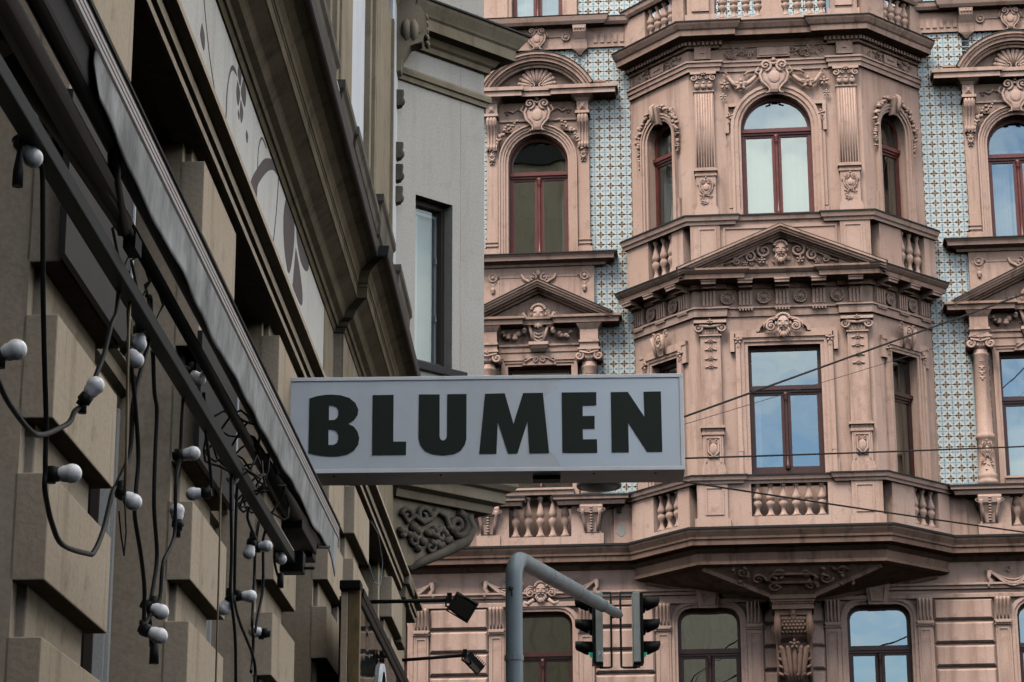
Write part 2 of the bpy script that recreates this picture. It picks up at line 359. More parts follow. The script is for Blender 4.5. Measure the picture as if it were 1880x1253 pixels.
def window(parent, cx, kind, h, z0, zt, wf, ztr, mat='red', mtx=None, curtain=None, mullion=True, glass='glass', r=0.22, flip=1):
    """casement window: frame (> pane, mullion, curtain)"""
    f = MB(); f.ring(opath(kind, cx, h, z0, zt, 0.03, r), opath(kind, cx, h, z0, zt, -0.055, max(.06, r)), wf - 0.06, wf)
    f.box(cx - h, cx + h, wf - 0.06, wf + 0.01, z0 - 0.02, z0 + 0.07)
    f.box(cx - h, cx + h, wf - 0.06, wf + 0.02, ztr - 0.06, ztr + 0.06); f.box(cx - h, cx + h, wf, wf + 0.05, ztr - 0.02, ztr + 0.045)
    f.box(cx - h + .05, cx + h - .05, wf - 0.055, wf - .01, ztr - 0.1, ztr - 0.06)
    if mullion:
        f.box(cx - 0.05, cx + 0.05, wf - 0.06, wf, z0 + .07, ztr - 0.06)
        for a, b in ((cx - h + .055, cx - .05), (cx + .05, cx + h - .055)):
            for q in ((a, a + .03), (b - .03, b)): f.box(q[0], q[1], wf - .055, wf - .012, z0 + .07, ztr - .1)
            f.box(a, b, wf - .056, wf - .013, z0 + .07, z0 + .13)
    fo = emit('window', f, mat, parent, mtx)
    if mullion:
        m = MB(); zz = ztr - .06 - z0 - .07
        m.lathe([(.03, 0), (.042, .02), (.042, .09), (.026, .11), (.03, .3), (.03, zz - .22), (.026, zz - .14), (.04, zz - .12), (.03, zz - .09), (.045, zz - .05), (.045, zz)], cx, wf + .015, 8, z0 + .07)
        emit('mullion', m, mat, fo)
    wp = wf - 0.035
    pth = [p for p in opath(kind, cx, h, z0, zt, -0.05, max(.06, r)) if p[1] > ztr + .05]
    pth = [(cx - h + .05, ztr + .055)] + pth + [(cx + h - .05, ztr + .055)]
    emit('pane', MB().add([(x, wp, z) for x, z in pth], [tuple(range(len(pth)))]), glass, fo)
    for a, b in (((cx - h + .05, cx - .045), (cx + .045, cx + h - .05)) if mullion else ((cx - h + .05, cx + h - .05),)):
        k = random.uniform(-.004, .004)
        emit('pane', MB().add([(a, wp, z0 + .06), (b, wp + k, z0 + .06), (b, wp + k, ztr - .06), (a, wp, ztr - .06)], [(0, 1, 2, 3)]), glass, fo)
    for (fa, fb, za, zb) in (curtain or []):
        n = 26; xa, xb = cx - h + .04 + fa * (2 * h - .08), cx - h + .04 + fb * (2 * h - .08); ph = random.random() * 6
        top = [(xa + (xb - xa) * i / n, wf - .17 + .018 * math.sin(i * 1.9 + ph) + .01 * math.sin(i * .7), zb) for i in range(n + 1)]
        bot = [(x, w, za) for x, w, z in top]
        emit('curtain', MB().loft([bot, top], False, False, True), 'curtain', fo)
    return fo

# ------------------------------------------------------------------ carved ornament
def cartouche(mb, cx, cz, w, sx, sz):
    out = [(-.33, .30), (-.43, .10), (-.38, -.12), (-.24, -.26), (-.15, -.36), (-.15, -.46), (-.28, -.50)]
    body = [(-.30, .26), (-.38, .08), (-.33, -.12), (-.18, -.28), (-.10, -.46), (.10, -.46), (.18, -.28), (.33, -.12), (.38, .08), (.30, .26), (.12, .34), (-.12, .34)]
    mb.loft([[(cx + x * sx * f, w + dw, cz + (z + .02 * (f < 1)) * sz * f) for x, z in body] for f, dw in ((1.0, -.05), (1.0, .0), (.86, .022), (.6, .03))], True, True, False)
    mb.blob((cx, w + .03, cz), (.19 * sx, .022, .2 * sz), 0, 12, 7)
    for s in (-1, 1):
        mb.tube([(cx + s * -x * sx, w + .012, cz + z * sz) for x, z in out], [.035 * (sx + sz) / 2 * q for q in (1, 1.25, 1.2, 1, .9, 1.1, .7)], 6)
        mb.spiral(cx + s * .25 * sx, cz + .36 * sz, w + .03, .19 * sx, 1.5, -s, 270 if s > 0 else 270, .055 * sx, .035)
        mb.tube([(cx + s * .44 * sx, w, cz + .06 * sz), (cx + s * .56 * sx, w, cz + .20 * sz), (cx + s * .46 * sx, w + .02, cz + .33 * sz)], [.03 * sx, .045 * sx, .02 * sx], 5)
    mb.tube([(cx - .2 * sx, w + .02, cz + .47 * sz), (cx, w + .04, cz + .40 * sz), (cx + .2 * sx, w + .02, cz + .47 * sz)], .05 * sx, 6)
    mb.blob((cx, w + .03, cz + .54 * sz), (.07 * sx, .035, .07 * sz)); return mb
def mask(mb, cx, cz, w, s, scrolls=True):
    mb.blob((cx, w, cz), (.30 * s, .22 * s, .44 * s), 0, 12, 8)
    mb.blob((cx, w + .21 * s, cz - .02 * s), (.06 * s, .09 * s, .13 * s)); mb.blob((cx, w + .22 * s, cz - .10 * s), (.085 * s, .07 * s, .05 * s))
    for q in (-1, 1):
        mb.blob((cx + q * .13 * s, w + .17 * s, cz + .12 * s), (.12 * s, .06 * s, .045 * s), q * .25)
        mb.blob((cx + q * .15 * s, w + .15 * s, cz - .08 * s), (.09 * s, .07 * s, .08 * s))
        mb.blob((cx + q * .10 * s, w + .19 * s, cz - .19 * s), (.11 * s, .05 * s, .03 * s), -q * .3)
        mb.blob((cx + q * .33 * s, w + .02 * s, cz + .02 * s), (.06 * s, .07 * s, .11 * s))
        for k in range(3): mb.blob((cx + q * (.10 + .07 * k) * s, w + .10 * s, cz - (.50 - .09 * k) * s), (.07 * s, .07 * s, .14 * s), q * .3)
        if scrolls:
            mb.spiral(cx + q * .56 * s, cz - .12 * s, w, .24 * s, 1.7, -q, 110 if q > 0 else 70, .07 * s, .04)
            mb.tube([(cx + q * .34 * s, w, cz + .2 * s), (cx + q * .6 * s, w, cz + .24 * s), (cx + q * .86 * s, w, cz + .02 * s), (cx + q * .9 * s, w, cz - .22 * s)], [.05 * s, .06 * s, .06 * s, .03 * s], 5)
    for k in range(9):
        a = PI * (k + .5) / 9; mb.blob((cx + .30 * s * math.cos(a), w + .08 * s, cz + (.22 + .24 * math.sin(a)) * s), (.085 * s, .1 * s, .085 * s))
    mb.blob((cx, w + .13 * s, cz - .30 * s), (.06 * s, .04 * s, .04 * s)); mb.blob((cx, w + .12 * s, cz - .52 * s), (.10 * s, .08 * s, .16 * s)); return mb
def garland(mb, pts, r, seed=1):
    rg = random.Random(seed); P = [Vector(p) for p in pts]
    L = [0]
    for a, b in zip(P[:-1], P[1:]): L.append(L[-1] + (b - a).length)
    n = max(3, int(L[-1] / (r * 1.05)))
    for i in range(n + 1):
        d = L[-1] * i / n; k = max(j for j in range(len(L)) if L[j] <= d + 1e-9); k = min(k, len(P) - 2)
        q = P[k].lerp(P[k + 1], (d - L[k]) / max(1e-6, L[k + 1] - L[k])); f = .7 + .3 * math.sin(PI * i / n)
        for j in range(2):
            mb.blob((q.x + rg.uniform(-.6, .6) * r, q.y + rg.uniform(0, .5) * r, q.z + rg.uniform(-.6, .6) * r), (r * f * rg.uniform(.55, .8), r * .8, r * f * rg.uniform(.5, .75)), rg.uniform(0, 3), 7, 4)
    return mb
def flower(mb, cx, cz, w, r, n=5):
    for k in range(n):
        a = 2 * PI * k / n + .3; mb.blob((cx + r * .62 * math.cos(a), w, cz + r * .62 * math.sin(a)), (r * .42, r * .35, r * .26), a, 6, 4)
    mb.blob((cx, w + r * .2, cz), (r * .3, r * .35, r * .3), 0, 6, 4); return mb
def foliage(mb, x0, x1, z0, z1, w, n, seed, r=.03):
    rg = random.Random(seed)
    for k in range(n):
        x, z = rg.uniform(x0, x1), rg.uniform(z0, z1); t = rg.random()
        if t < .35: mb.spiral(x, z, w, r * rg.uniform(1.2, 2), 1.2, rg.choice((-1, 1)), rg.uniform(0, 360), r * .42)
        else: mb.blob((x, w, z), (r * rg.uniform(.9, 1.8), r * .7, r * rg.uniform(.35, .6)), rg.uniform(0, 3), 7, 4)
    return mb
BAL = [(.075, 0), (.075, .035), (.05, .05), (.03, .12), (.045, .155), (.072, .20), (.072, .235), (.05, .262), (.046, .272), (.072, .29), (.070, .33), (.05, .38), (.028, .46), (.03, .50), (.05, .515), (.05, .55)]
def baluster(hh): return [(r, z * hh / .55) for r, z in BAL]

# ================================================================== the pink apartment building across the street
TH = R(-5.69)
UX = 4.66
B = thing('apartment_building', 'pink stucco apartment building with patterned wall tiles and a carved bay window', 'building',
          (UX * math.cos(TH), 40.0 + UX * math.sin(TH), 0), TH)
MZ = (-6.96, -4.18, -1.39, 1.41, 4.18, 6.96)       # window axes of the low storey
COL = (-4.18, 4.18)
def P(name, mb, mat='pink', mtx=None, **k): return emit(name, mb, mat, B, mtx, **k)
# walls -----------------------------------------------------------------------------
X0, X1 = -13, 13
w_ = MB()
w_.box(X0, X1, -.4, 0, 0, 6.0)
wall(w_, X0, X1, 6.0, 9.3, -.4, 0, [('round', c, .52, 6.25, 8.58) for c in MZ])
wall(w_, X0, X1, 9.3, 13.6, -.4, 0, [('rect', c, .55, 9.80, 12.85) for c in COL] + [('rect', 0, 2.0, 9.3, 13.6)])
wall(w_, X0, X1, 13.6, 18.4, -.4, 0, [('arch', c, .53, 14.85, 16.60) for c in COL] + [('rect', 0, 2.0, 13.6, 18.4)])
wall(w_, X0, X1, 18.4, 24.0, -.4, 0, [('rect', c, .46, 19.28, 21.6) for c in COL] + [('rect', c, .5, 18.62, 21.6) for c in (-1.41, 1.41)])
w_.box(X0, X1, -12, -11.6, 0, 24); w_.box(X0, X0 + .4, -11.6, -.4, 0, 24); w_.box(X1 - .4, X1, -11.6, -.4, 0, 24)
for zf in (5.3, 9.35, 13.6, 18.35): w_.box(X0 + .4, X1 - .4, -11.6, -.4, zf - .25, zf)
for xf in (-5.6, -2.6, 2.6, 5.6): w_.box(xf - .1, xf + .1, -5, -.4, 5.3, 23.9)
w_.box(X0 + .4, X1 - .4, -5.1, -5.0, 5.3, 23.9)
P('wall', w_)
P('roof', MB().sweep([(0, 24.0), (.1, 24.02), (.5, 24.1), (.55, 24.35), (.65, 24.4), (-3, 26.5), (-11.6, 26.5), (-12, 24.0)], [(X0, 0), (X1, 0)]), 'flash')
P('room_shade_sheet', MB().add([(X0 + .5, -.75, 5.4), (X1 - .5, -.75, 5.4), (X1 - .5, -.75, 23.8), (X0 + .5, -.75, 23.8)], [(0, 1, 2, 3)]), 'dim')  # added dark sheet; its near-black colour stands in for unlit rooms
# tiles -----------------------------------------------------------------------------
TW, THT = .187, .181
areas = [(2.53, 3.32, 10.50, 18.75), (-3.32, -2.53, 10.50, 18.75), (-5.75, -3.32, 17.85, 18.75), (3.32, 5.75, 17.85, 18.75), (-3.4, -1.95, 19.28, 20.7), (1.95, 3.4, 19.28, 20.7),
         (-.9, -.22, 18.62, 20.4), (.22, .9, 18.62, 20.4), (-5.75, -5.06, 10.50, 17.85), (5.06, 5.75, 10.5, 17.85)]
spots = []
for x0, x1, z0, z1 in areas:
    nx = math.ceil((x1 - x0) / TW); nzz = math.ceil((z1 - z0) / THT); ox = 0.0 if x0 > 0 else x1 - x0 - nx * TW
    for j in range(nzz):
        for i in range(nx): spots.append((x0 + ox + i * TW, z0 + j * THT))
def vis(s):                                          # the strips beside the bay show largest; the foot of the left one is behind the sign
    x, z = s
    if 2.4 < x < 3.3 and z < 18.7: return 0
    if -3.4 < x < -2.5 and 12.7 < z < 18.7: return 1
    return 2
spots.sort(key=vis)
def tile_mb(mb, x, z, i=0, j=0):
    e, t = .0015, .012; b_ = .005
    vs = [(x + e, 0.001, z + e), (x + TW - e, 0.001, z + e), (x + TW - e, 0.001, z + THT - e), (x + e, 0.001, z + THT - e),
          (x + e + b_, t, z + e + b_), (x + TW - e - b_, t, z + e + b_), (x + TW - e - b_, t, z + THT - e - b_), (x + e + b_, t, z + THT - e - b_)]
    fs = [(4, 5, 6, 7), (0, 1, 5, 4), (1, 2, 6, 5), (2, 3, 7, 6), (3, 0, 4, 7)]
    mb.add(vs, fs); mb.uv = mb.uv or []
    for f in fs:
        for k in f: mb.uv.append((i + min(.999, max(.001, (vs[k][0] - x) / TW)), j + min(.999, max(.001, (vs[k][2] - z) / THT))))
tm = MB(); tile_mb(tm, 0, 0); t0 = P('wall_tile', tm, 'tile'); t0.location = (spots[0][0], 0, spots[0][1])
for x, z in spots[1:300]:
    c = t0.copy(); C.objects.link(c); c.parent = B; c.location = (x, 0, z)
tm = MB()
for k, (x, z) in enumerate(spots[300:]): tile_mb(tm, x, z, 3 + k % 53, 5 + k // 53)
P('tile_field', tm, 'tile', kind='stuff')
# storey bands of the plain wall ------------------------------------------------------
BP = [(-2.52, 0), (-1.47, 1.14), (1.47, 1.14), (2.52, 0)]           # plan of the bay
BPJ = [(-2.52, 0), (-1.45, 1.18), (-.98, 1.18), (-.98, 1.12), (.98, 1.12), (.98, 1.18), (1.45, 1.18), (2.52, 0)]
LONG = [(X0, 0)] + BP + [(X1, 0)]
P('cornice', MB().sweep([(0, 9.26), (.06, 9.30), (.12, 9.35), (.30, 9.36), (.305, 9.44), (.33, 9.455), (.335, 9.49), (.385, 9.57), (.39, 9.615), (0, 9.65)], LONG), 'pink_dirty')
P('flashing', MB().sweep([(0, 9.653), (.40, 9.618), (.41, 9.605), (.412, 9.64), (0, 9.675)], LONG), 'flash')
P('string_course', MB().sweep([(0, 8.80), (.05, 8.81), (.055, 8.85), (.09, 8.87), (.09, 8.90), (0, 8.92)], [(X0, 0), (X1, 0)]))
P('string_course', MB().sweep([(0, 8.66), (.075, 8.66), (.08, 8.72), (.04, 8.735), (0, 8.74)], [(X0, 0), (X1, 0)]))
# low storey: windows, pilasters, rusticated blocks -----------------------------------
for i, c in enumerate(MZ):
    cu = {1: None, 3: None}.get(i)
    window(B, c, 'round', .52, 6.25, 8.58, -.2, 7.87, 'darkred', curtain=cu, r=.22)
s_ = MB()
for d0, d1, ww in ((.0, .05, .03), (.05, .10, .055), (.10, .12, .035)): s_.ring(opath('round', 0, .52, 5.6, 8.58, d0, .22), opath('round', 0, .52, 5.6, 8.58, d1, .22), -.05, ww)
s0 = P('window_surround', s_, mtx=Matrix.Translation((MZ[0], 0, 0)))
for c in MZ[1:]: copy(s0, B, (c - MZ[0], 0, 0))
p_ = MB(); p_.box(-.125, .125, 0, .07, 5.5, 8.20)
p_.box(-.14, .14, 0, .10, 8.20, 8.225); p_.box(-.13, .13, 0, .12, 8.225, 8.265); p_.box(-.145, .145, 0, .10, 8.265, 8.285)
for k in range(-2, 3): p_.box(k * .052 - .016, k * .052 + .016, .1, .135, 8.232, 8.258)
p_.loft([[(-.125, 0, z), (.125, 0, z), (.125, w, z), (-.125, w, z)] for z, w in ((8.285, .09), (8.36, .10), (8.48, .14), (8.60, .19), (8.655, .20))])
for k in (-.088, -.03, .03, .088):
    p_.tube([(k, .085, 8.30), (k, .10, 8.38), (k, .145, 8.49), (k, .195, 8.60), (k, .19, 8.64)], .021, 6)
p_.ring([(-.085, 5.5), (-.085, 8.16), (.085, 8.16), (.085, 5.5)], [(-.065, 5.5), (-.065, 8.13), (.065, 8.13), (.065, 5.5)], .06, .085)
p0 = P('pilaster', p_, mtx=Matrix.Translation((MZ[0] - .755, 0, 0)))
for c in MZ:
    for sgn in (-1, 1):
        if not (c == MZ[0] and sgn < 0): copy(p0, B, (c + sgn * .755 - MZ[0] + .755, 0, 0))
def block_mb(wd, hh, dp=.07, ch=.035):
    m = MB(); m.loft([[(0, 0, 0), (wd, 0, 0), (wd, 0, hh), (0, 0, hh)], [(0, dp * .4, 0), (wd, dp * .4, 0), (wd, dp * .4, hh), (0, dp * .4, hh)],
                      [(ch, dp, ch), (wd - ch, dp, ch), (wd - ch, dp, hh - ch), (ch, dp, hh - ch)]]); return m
gaps = [(MZ[k] + .90, MZ[k + 1] - .90) for k in range(5)]
for (a, b) in gaps:
    b0 = None
    for k in range(8):
        zt = 8.645 - .385 * k; o = None
        if b0 is None: b0 = P('stone_block', block_mb(b - a, .345)); b0.location = (a, 0, zt - .345); continue
        o = b0.copy(); C.objects.link(o); o.parent = B; o.location = (a, 0, zt - .345)
k_ = MB(); k_.loft([[(-.22, 0, 8.97), (.22, 0, 8.97), (.22, .12, 8.97), (-.22, .12, 8.97)], [(-.15, 0, 8.57), (.15, 0, 8.57), (.15, .10, 8.57), (-.15, .10, 8.57)]])
k_.ring([(-.16, 8.9), (-.11, 8.62), (.11, 8.62), (.16, 8.9)], [(-.12, 8.88), (-.085, 8.65), (.085, 8.65), (.12, 8.88)], .09, .13)
k0 = P('keystone', k_, mtx=Matrix.Translation((-1.39, 0, 0))); copy(k0, B, (2.8, 0, 0))
# swag with a mask over the outer low windows
for c in (-4.18, 4.18, -6.96):
    m = MB()
    mask(m, c, 8.92, .07, .32, True)
    for s in (-1, 1):
        for q in range(3):
            m.tube([(c + s * (.30 + .62 * i / 8), .05 + .01 * q, 9.06 - (.13 + .05 * q) * math.sin(PI * (i / 8) ** .8) + .03 * i / 8) for i in range(9)], .022, 5)
        m.tube([(c + s * .92, .06, 9.1), (c + s * .95, .06, 8.98), (c + s * .90, .06, 8.92), (c + s * .96, .06, 8.86), (c + s * .93, .06, 8.80)], [.05, .035, .045, .03, .015], 6)
        flower(m, c + s * .94, 9.10, .06, .055); m.spiral(c + s * .62, 9.12, .05, .05, 1.2, s, 90)
        m.tube([(c + s * .12, .06, 8.78), (c + s * .22, .06, 8.70), (c + s * .30, .06, 8.74)], [.04, .04, .025], 5)
    P('festoon', m)
# window columns either side of the bay ------------------------------------------------
colparts = []
def K(name, mb, mat='pink'):
    o = P(name, mb, mat, Matrix.Translation((-4.18, 0, 0))); colparts.append(o); return o
def H(mb, fn):                                       # both halves
    for s in (-1, 1): fn(mb, s)
    return mb
# -- second storey
m = MB()
for d0, d1, ww in ((.0, .05, .06), (.05, .09, .09), (.09, .14, .11), (.14, .165, .14)): m.ring(opath('arch', 0, .53, 14.82, 16.6, d0), opath('arch', 0, .53, 14.82, 16.6, d1), -.02, ww)
K('arch_moulding', m)
for s in (-1, 1):
    m = MB(); a, b = sorted((s * .71, s * .91)); m.box(a, b, 0, .09, 14.82, 17.42)
    a, b = sorted((s * .69, s * .95)); m.box(a, b, 0, .12, 14.82, 14.98); m.box(a + .02, b - .02, 0, .11, 15.03, 15.06); m.box(a + .02, b - .02, 0, .11, 15.10, 15.13)
    a, b = sorted((s * .695, s * .71)); m.box(a, b, 0, .07, 14.98, 17.4)
    K('pilaster_strip', m)
m = MB(); m.box(-.70, .70, .002, .05, 17.17, 17.72); m.box(-.70, .70, 0, .085, 17.36, 17.40)
for s in (-1, 1):
    m.tube([(s * .28, .06, 17.56), (s * .36, .07, 17.60), (s * .44, .07, 17.54), (s * .52, .07, 17.58), (s * .60, .06, 17.55)], [.03, .02, .03, .02, .012], 5)
    flower(m, s * .42, 17.6, .07, .05); flower(m, s * .55, 17.52, .06, .04)
K('frieze_panel', m)
def console_scroll(m, cx, hw, zb, zt, w0, wt):       # S-profile bracket
    prof = [(0, zt), (wt, zt), (wt * 1.02, zt - .06), (wt * .95, zt - .13), (wt * .72, zt - .20), (wt * .5, zt - .30), (wt * .42, zb + .12), (wt * .52, zb + .06), (wt * .45, zb), (0, zb)]
    m.loft([[(cx - hw, w0 + o, z) for o, z in prof], [(cx + hw, w0 + o, z) for o, z in prof]])
    for k in (-.6, 0, .6): m.tube([(cx + k * hw, w0 + o + .005, z) for o, z in prof[1:9]], hw * .17, 5)
for s in (-1, 1):
    m = MB(); console_scroll(m, s * .81, .092, 16.80, 17.38, .08, .2)
    m.box(s * .81 - .125, s * .81 + .125, .0, .30, 17.40, 17.45); m.box(s * .81 - .1, s * .81 + .1, 0, .22, 17.45, 17.68)
    m.loft([[(s * .81 - .06, .22, 17.48), (s * .81 + .06, .22, 17.48), (s * .81 + .06, .22, 17.63), (s * .81 - .06, .22, 17.63)], [(s * .81 - .01, .265, 17.54), (s * .81 + .01, .265, 17.54), (s * .81 + .01, .265, 17.57), (s * .81 - .01, .265, 17.57)]])
    m.blob((s * .81, .20, 17.26), (.05, .09, .06))
    m.loft([[(s * .81 - q, 0, z), (s * .81 + q, 0, z), (s * .81 + q, w, z), (s * .81 - q, w, z)] for q, w, z in ((.11, .23, 17.66), (.13, .27, 17.70), (.17, .33, 17.73), (.2, .36, 17.745))])
    mask(m, s * .81, 16.72, .12, .17, False); flower(m, s * .81, 16.6, .1, .06)
    K('console', m)
m = MB()
prof = [(0, 17.745), (.30, 17.75), (.30, 17.83), (.335, 17.845), (.34, 17.91), (0, 17.93)]
m.sweep(prof, [(-1.10, 0), (-1.10, .06), (-.56, .06), (-.56, 0), (.56, 0), (.56, .06), (1.10, .06), (1.10, 0)])
K('cornice', m)
m = MB(); cz = 17.43
def arc(r, a0=27, n=20): return [(-r * math.cos(R(a0) + (PI - 2 * R(a0)) * i / n), cz + r * math.sin(R(a0) + (PI - 2 * R(a0)) * i / n)) for i in range(n + 1)]
for r0, r1, ww in ((1.125, 1.075, .42), (1.075, 1.03, .39), (1.03, .97, .36), (.97, .93, .30), (.93, .88, .26)): m.ring(arc(r0), arc(r1), 0, ww)
for s in (-1, 1):
    a, b = sorted((s * .98, s * 1.24)); m.box(a, b, 0, .40, 17.93, 17.965)
m.prism([(-.93, 17.92)] + arc(.9, 28)[0:] + [(.93, 17.92)], 0, .12)
K('arch_pediment', m, 'pink_mid')
K('flashing', MB().ring(arc(1.14), arc(1.122), 0, .43), 'flash')
m = MB()
for k in range(13):
    a = R(-8) + R(196) * k / 12; m.tube([(.03 * math.cos(a), .13, 17.97), (.17 * math.cos(a), .19, 17.98 + .17 * math.sin(a)), (.29 * math.cos(a), .17, 17.99 + .29 * math.sin(a))], [.012, .03, .045], 5)
    m.blob((.315 * math.cos(a), .16, 17.99 + .32 * math.sin(a)), (.045, .05, .045))
for s in (-1, 1): m.spiral(s * .09, 17.99, .2, .06, 1.3, s); m.tube([(s * .2, .15, 17.95), (s * .35, .15, 17.96), (s * .42, .15, 18.0)], [.04, .035, .02], 5)
K('shell', m)
K('cartouche', cartouche(MB(), 0, 17.43, .17, .52, .58))
for s in (-1, 1):
    m = MB(); garland(m, [(s * .80 * math.cos(R(a)), .13, 16.62 + .80 * math.sin(R(a))) for a in range(12, 68, 7)], .055, 5 + s)
    K('garland', m)
m = MB(); m.sweep([(0, 14.62), (.10, 14.63), (.12, 14.67), (.26, 14.70), (.27, 14.76), (.31, 14.80), (0, 14.82)], [(-1.06, 0), (-1.06, .02), (1.06, .02), (1.06, 0)])
K('sill', m); K('flashing', MB().sweep([(0, 14.822), (.315, 14.802), (.325, 14.80), (.325, 14.815), (0, 14.84)], [(-1.06, 0), (-1.06, .02), (1.06, .02), (1.06, 0)]), 'flash')
m = MB(); m.box(-.965, .965, 0, .09, 13.62, 14.62); m.box(-.965, .965, .085, .105, 13.6, 13.985)
m.ring([(-.72, 14.0), (-.72, 14.47), (.72, 14.47), (.72, 14.0)], [(-.69, 14.0), (-.69, 14.44), (.69, 14.44), (.69, 14.0)], .08, .10)
for s in (-1, 1):
    m.disc(s * .80, 14.45, [(.085, .08), (.085, .115), (.06, .12), (.055, .105), (.03, .105), (.03, .13), (.01, .13)]); m.prism([(s * .80 - .13, 14.45), (s * .80, 14.62), (s * .80 + .13, 14.45), (s * .80, 14.28)], .08, .10)
    m.lathe([(.012, 0), (.035, .03), (.03, .05), (.045, .07), (.035, .11), (.012, .13)], s * .80, .10, 8, 14.15)
    m.spiral(s * .10, 14.43, .11, .075, 1.3, s, 90, .022); m.tube([(s * .02, .11, 14.36), (s * .15, .11, 14.34), (s * .27, .11, 14.42), (s * .30, .11, 14.50)], [.025, .03, .03, .02], 5)
m.blob((0, .11, 14.52), (.05, .04, .07)); m.blob((0, .11, 14.31), (.04, .03, .05))
K('apron', m)
# -- first storey
m = MB()
def rake(dz0, dz1, ww, hx=1.27, zb=13.70, za=14.31):
    f = (za - zb) / hx; e = .0
    m.ring([(-hx, zb - dz0), (-hx * .0 - .0001, za - dz0), (hx, zb - dz0)], [(-hx, zb - dz1), (-.0001, za - dz1), (hx, zb - dz1)], 0, ww)
for q in ((0, .035, .43), (.035, .08, .40), (.08, .12, .37), (.12, .15, .28), (.15, .185, .20)): rake(*q)
m.sweep([(0, 13.52), (.26, 13.53), (.27, 13.60), (.31, 13.62), (.315, 13.66), (0, 13.68)], [(-1.13, 0), (-1.13, .08), (-.53, .08), (-.53, 0), (.53, 0), (.53, .08), (1.13, .08), (1.13, 0)])
m.prism([(-1.1, 13.66), (0, 14.16), (1.1, 13.66)], 0, .08)
K('pediment', m, 'pink_mid')
m = MB(); m.ring([(-1.29, 13.695), (0, 14.325), (1.29, 13.695)], [(-1.27, 13.68), (0, 14.308), (1.27, 13.68)], 0, .44); K('flashing', m, 'flash')
m = MB(); m.box(-.71, .71, .002, .06, 13.22, 13.53)
for s in (-1, 1):
    a, b = sorted((s * .72, s * 1.03)); m.box(a, b, 0, .26, 13.22, 13.50)
    m.loft([[(s * .875 - q, 0, z), (s * .875 + q, 0, z), (s * .875 + q, w, z), (s * .875 - q, w, z)] for q, w, z in ((.155, .26, 13.42), (.18, .29, 13.46), (.22, .33, 13.52))])
    m.box(s * .875 - .175, s * .875 + .175, 0, .30, 13.185, 13.225); m.box(s * .875 - .16, s * .875 + .16, 0, .27, 13.07, 13.185)
m.box(-.7, .7, 0, .12, 13.19, 13.225); m.box(-.7, .7, 0, .09, 13.09, 13.19); m.box(-.7, .7, 0, .07, 12.98, 13.088)
K('entablature', m)
m = MB(); mask(m, 0, 13.72, .20, .38, False); m.loft([[(-q, .04, z), (q, .04, z), (q, w, z), (-q, w, z)] for q, w, z in ((.09, .16, 13.20), (.12, .18, 13.40), (.19, .15, 13.62), (.20, .14, 13.84))])
for s in (-1, 1): m.tube([(s * .10, .2, 13.26), (s * .14, .2, 13.45), (s * .22, .18, 13.68), (s * .26, .16, 13.76), (s * .33, .15, 13.72)], [.03, .03, .035, .04, .025], 5); m.spiral(s * .30, 13.72, .15, .06, 1.2, -s)
for k in range(4): m.tube([(-.06, .18, 13.28 + .06 * k), (0, .2, 13.25 + .06 * k), (.06, .18, 13.28 + .06 * k)], .014, 5)
m.box(-.17, .17, 0, .25, 13.18, 13.235); m.loft([[(-q, 0, z), (q, 0, z), (q, w, z), (-q, w, z)] for q, w, z in ((.11, .14, 13.08), (.14, .2, 13.13), (.16, .23, 13.18))])
K('mask', m)
for s in (-1, 1):
    m = MB(); garland(m, [(s * .22, .16, 13.62), (s * .28, .16, 13.46), (s * .38, .16, 13.37), (s * .50, .15, 13.34), (s * .58, .14, 13.42)], .075, 11 + s)
    K('garland', m)
m = MB()
for d0, d1, ww in ((.0, .05, .05), (.05, .11, .07)): m.ring(opath('rect', 0, .55, 10.55, 12.85, d0), opath('rect', 0, .55, 10.55, 12.85, d1), -.02, ww)
m.box(-.62, -.26, 0, .09, 12.945, 12.975); m.box(.26, .62, 0, .09, 12.945, 12.975); m.prism([(-.30, 12.86), (-.24, 12.95), (-.13, 13.0), (0, 13.05), (.13, 13.0), (.24, 12.95), (.30, 12.86)], .0, .085)
for s in (-1, 1): m.spiral(s * .07, 12.95, .10, .055, 1.3, s, 90, .018); m.tube([(s * .03, .1, 12.99), (s * .14, .1, 12.98), (s * .25, .1, 12.91)], .018, 5)
K('window_surround', m)
def column(s):
    c = s * .875; m = MB()
    m.lathe([(.17, 10.50), (.17, 10.58), (.15, 10.60), (.165, 10.63), (.165, 10.68), (.145, 10.71), (.142, 11.28), (.16, 11.30), (.165, 11.34), (.15, 11.37), (.135, 11.40), (.128, 12.72), (.145, 12.745), (.145, 12.77), (.125, 12.79), (.125, 12.86)], c, .19, 16)
    o = K('column', m)
    k = MB(); k.box(c - .19, c + .19, .02, .37, 13.035, 13.07); k.box(c - .17, c + .17, .04, .35, 12.985, 13.035); k.lathe([(.13, 12.84), (.15, 12.88), (.17, 12.95), (.16, 12.985)], c, .19, 12)
    for q in (-1, 1): k.spiral(c + q * .165, 12.925, .34, .085, 1.6, q, 90, .026); k.tube([(c + q * .165, .05, 12.925), (c + q * .165, .34, 12.925)], .07, 10)
    flower(k, c, 13.02, .36, .05); k.tube([(c - .14, .35, 13.0), (c, .36, 12.96), (c + .14, .35, 13.0)], .02, 5)
    for j in range(5): k.blob((c + (j - 2) * .05, .33, 12.90), (.02, .02, .03))
    ko = emit('capital', k, 'pink', o)
    e = MB(); cartouche(e, c, 11.08, .34, .22, .28); foliage(e, c - .10, c + .10, 10.75, 10.95, .33, 6, 3, .025); emit('relief', e, 'pink', o); e = MB(); flower(e, c, 12.62, .31, .05)
    for j in range(3): e.blob((c, .31, 12.52 - .09 * j), (.06, .02, .022)); e.blob((c, .32, 12.49 - .09 * j), (.02, .02, .03))
    emit('flower_drop', e, 'pink', o)
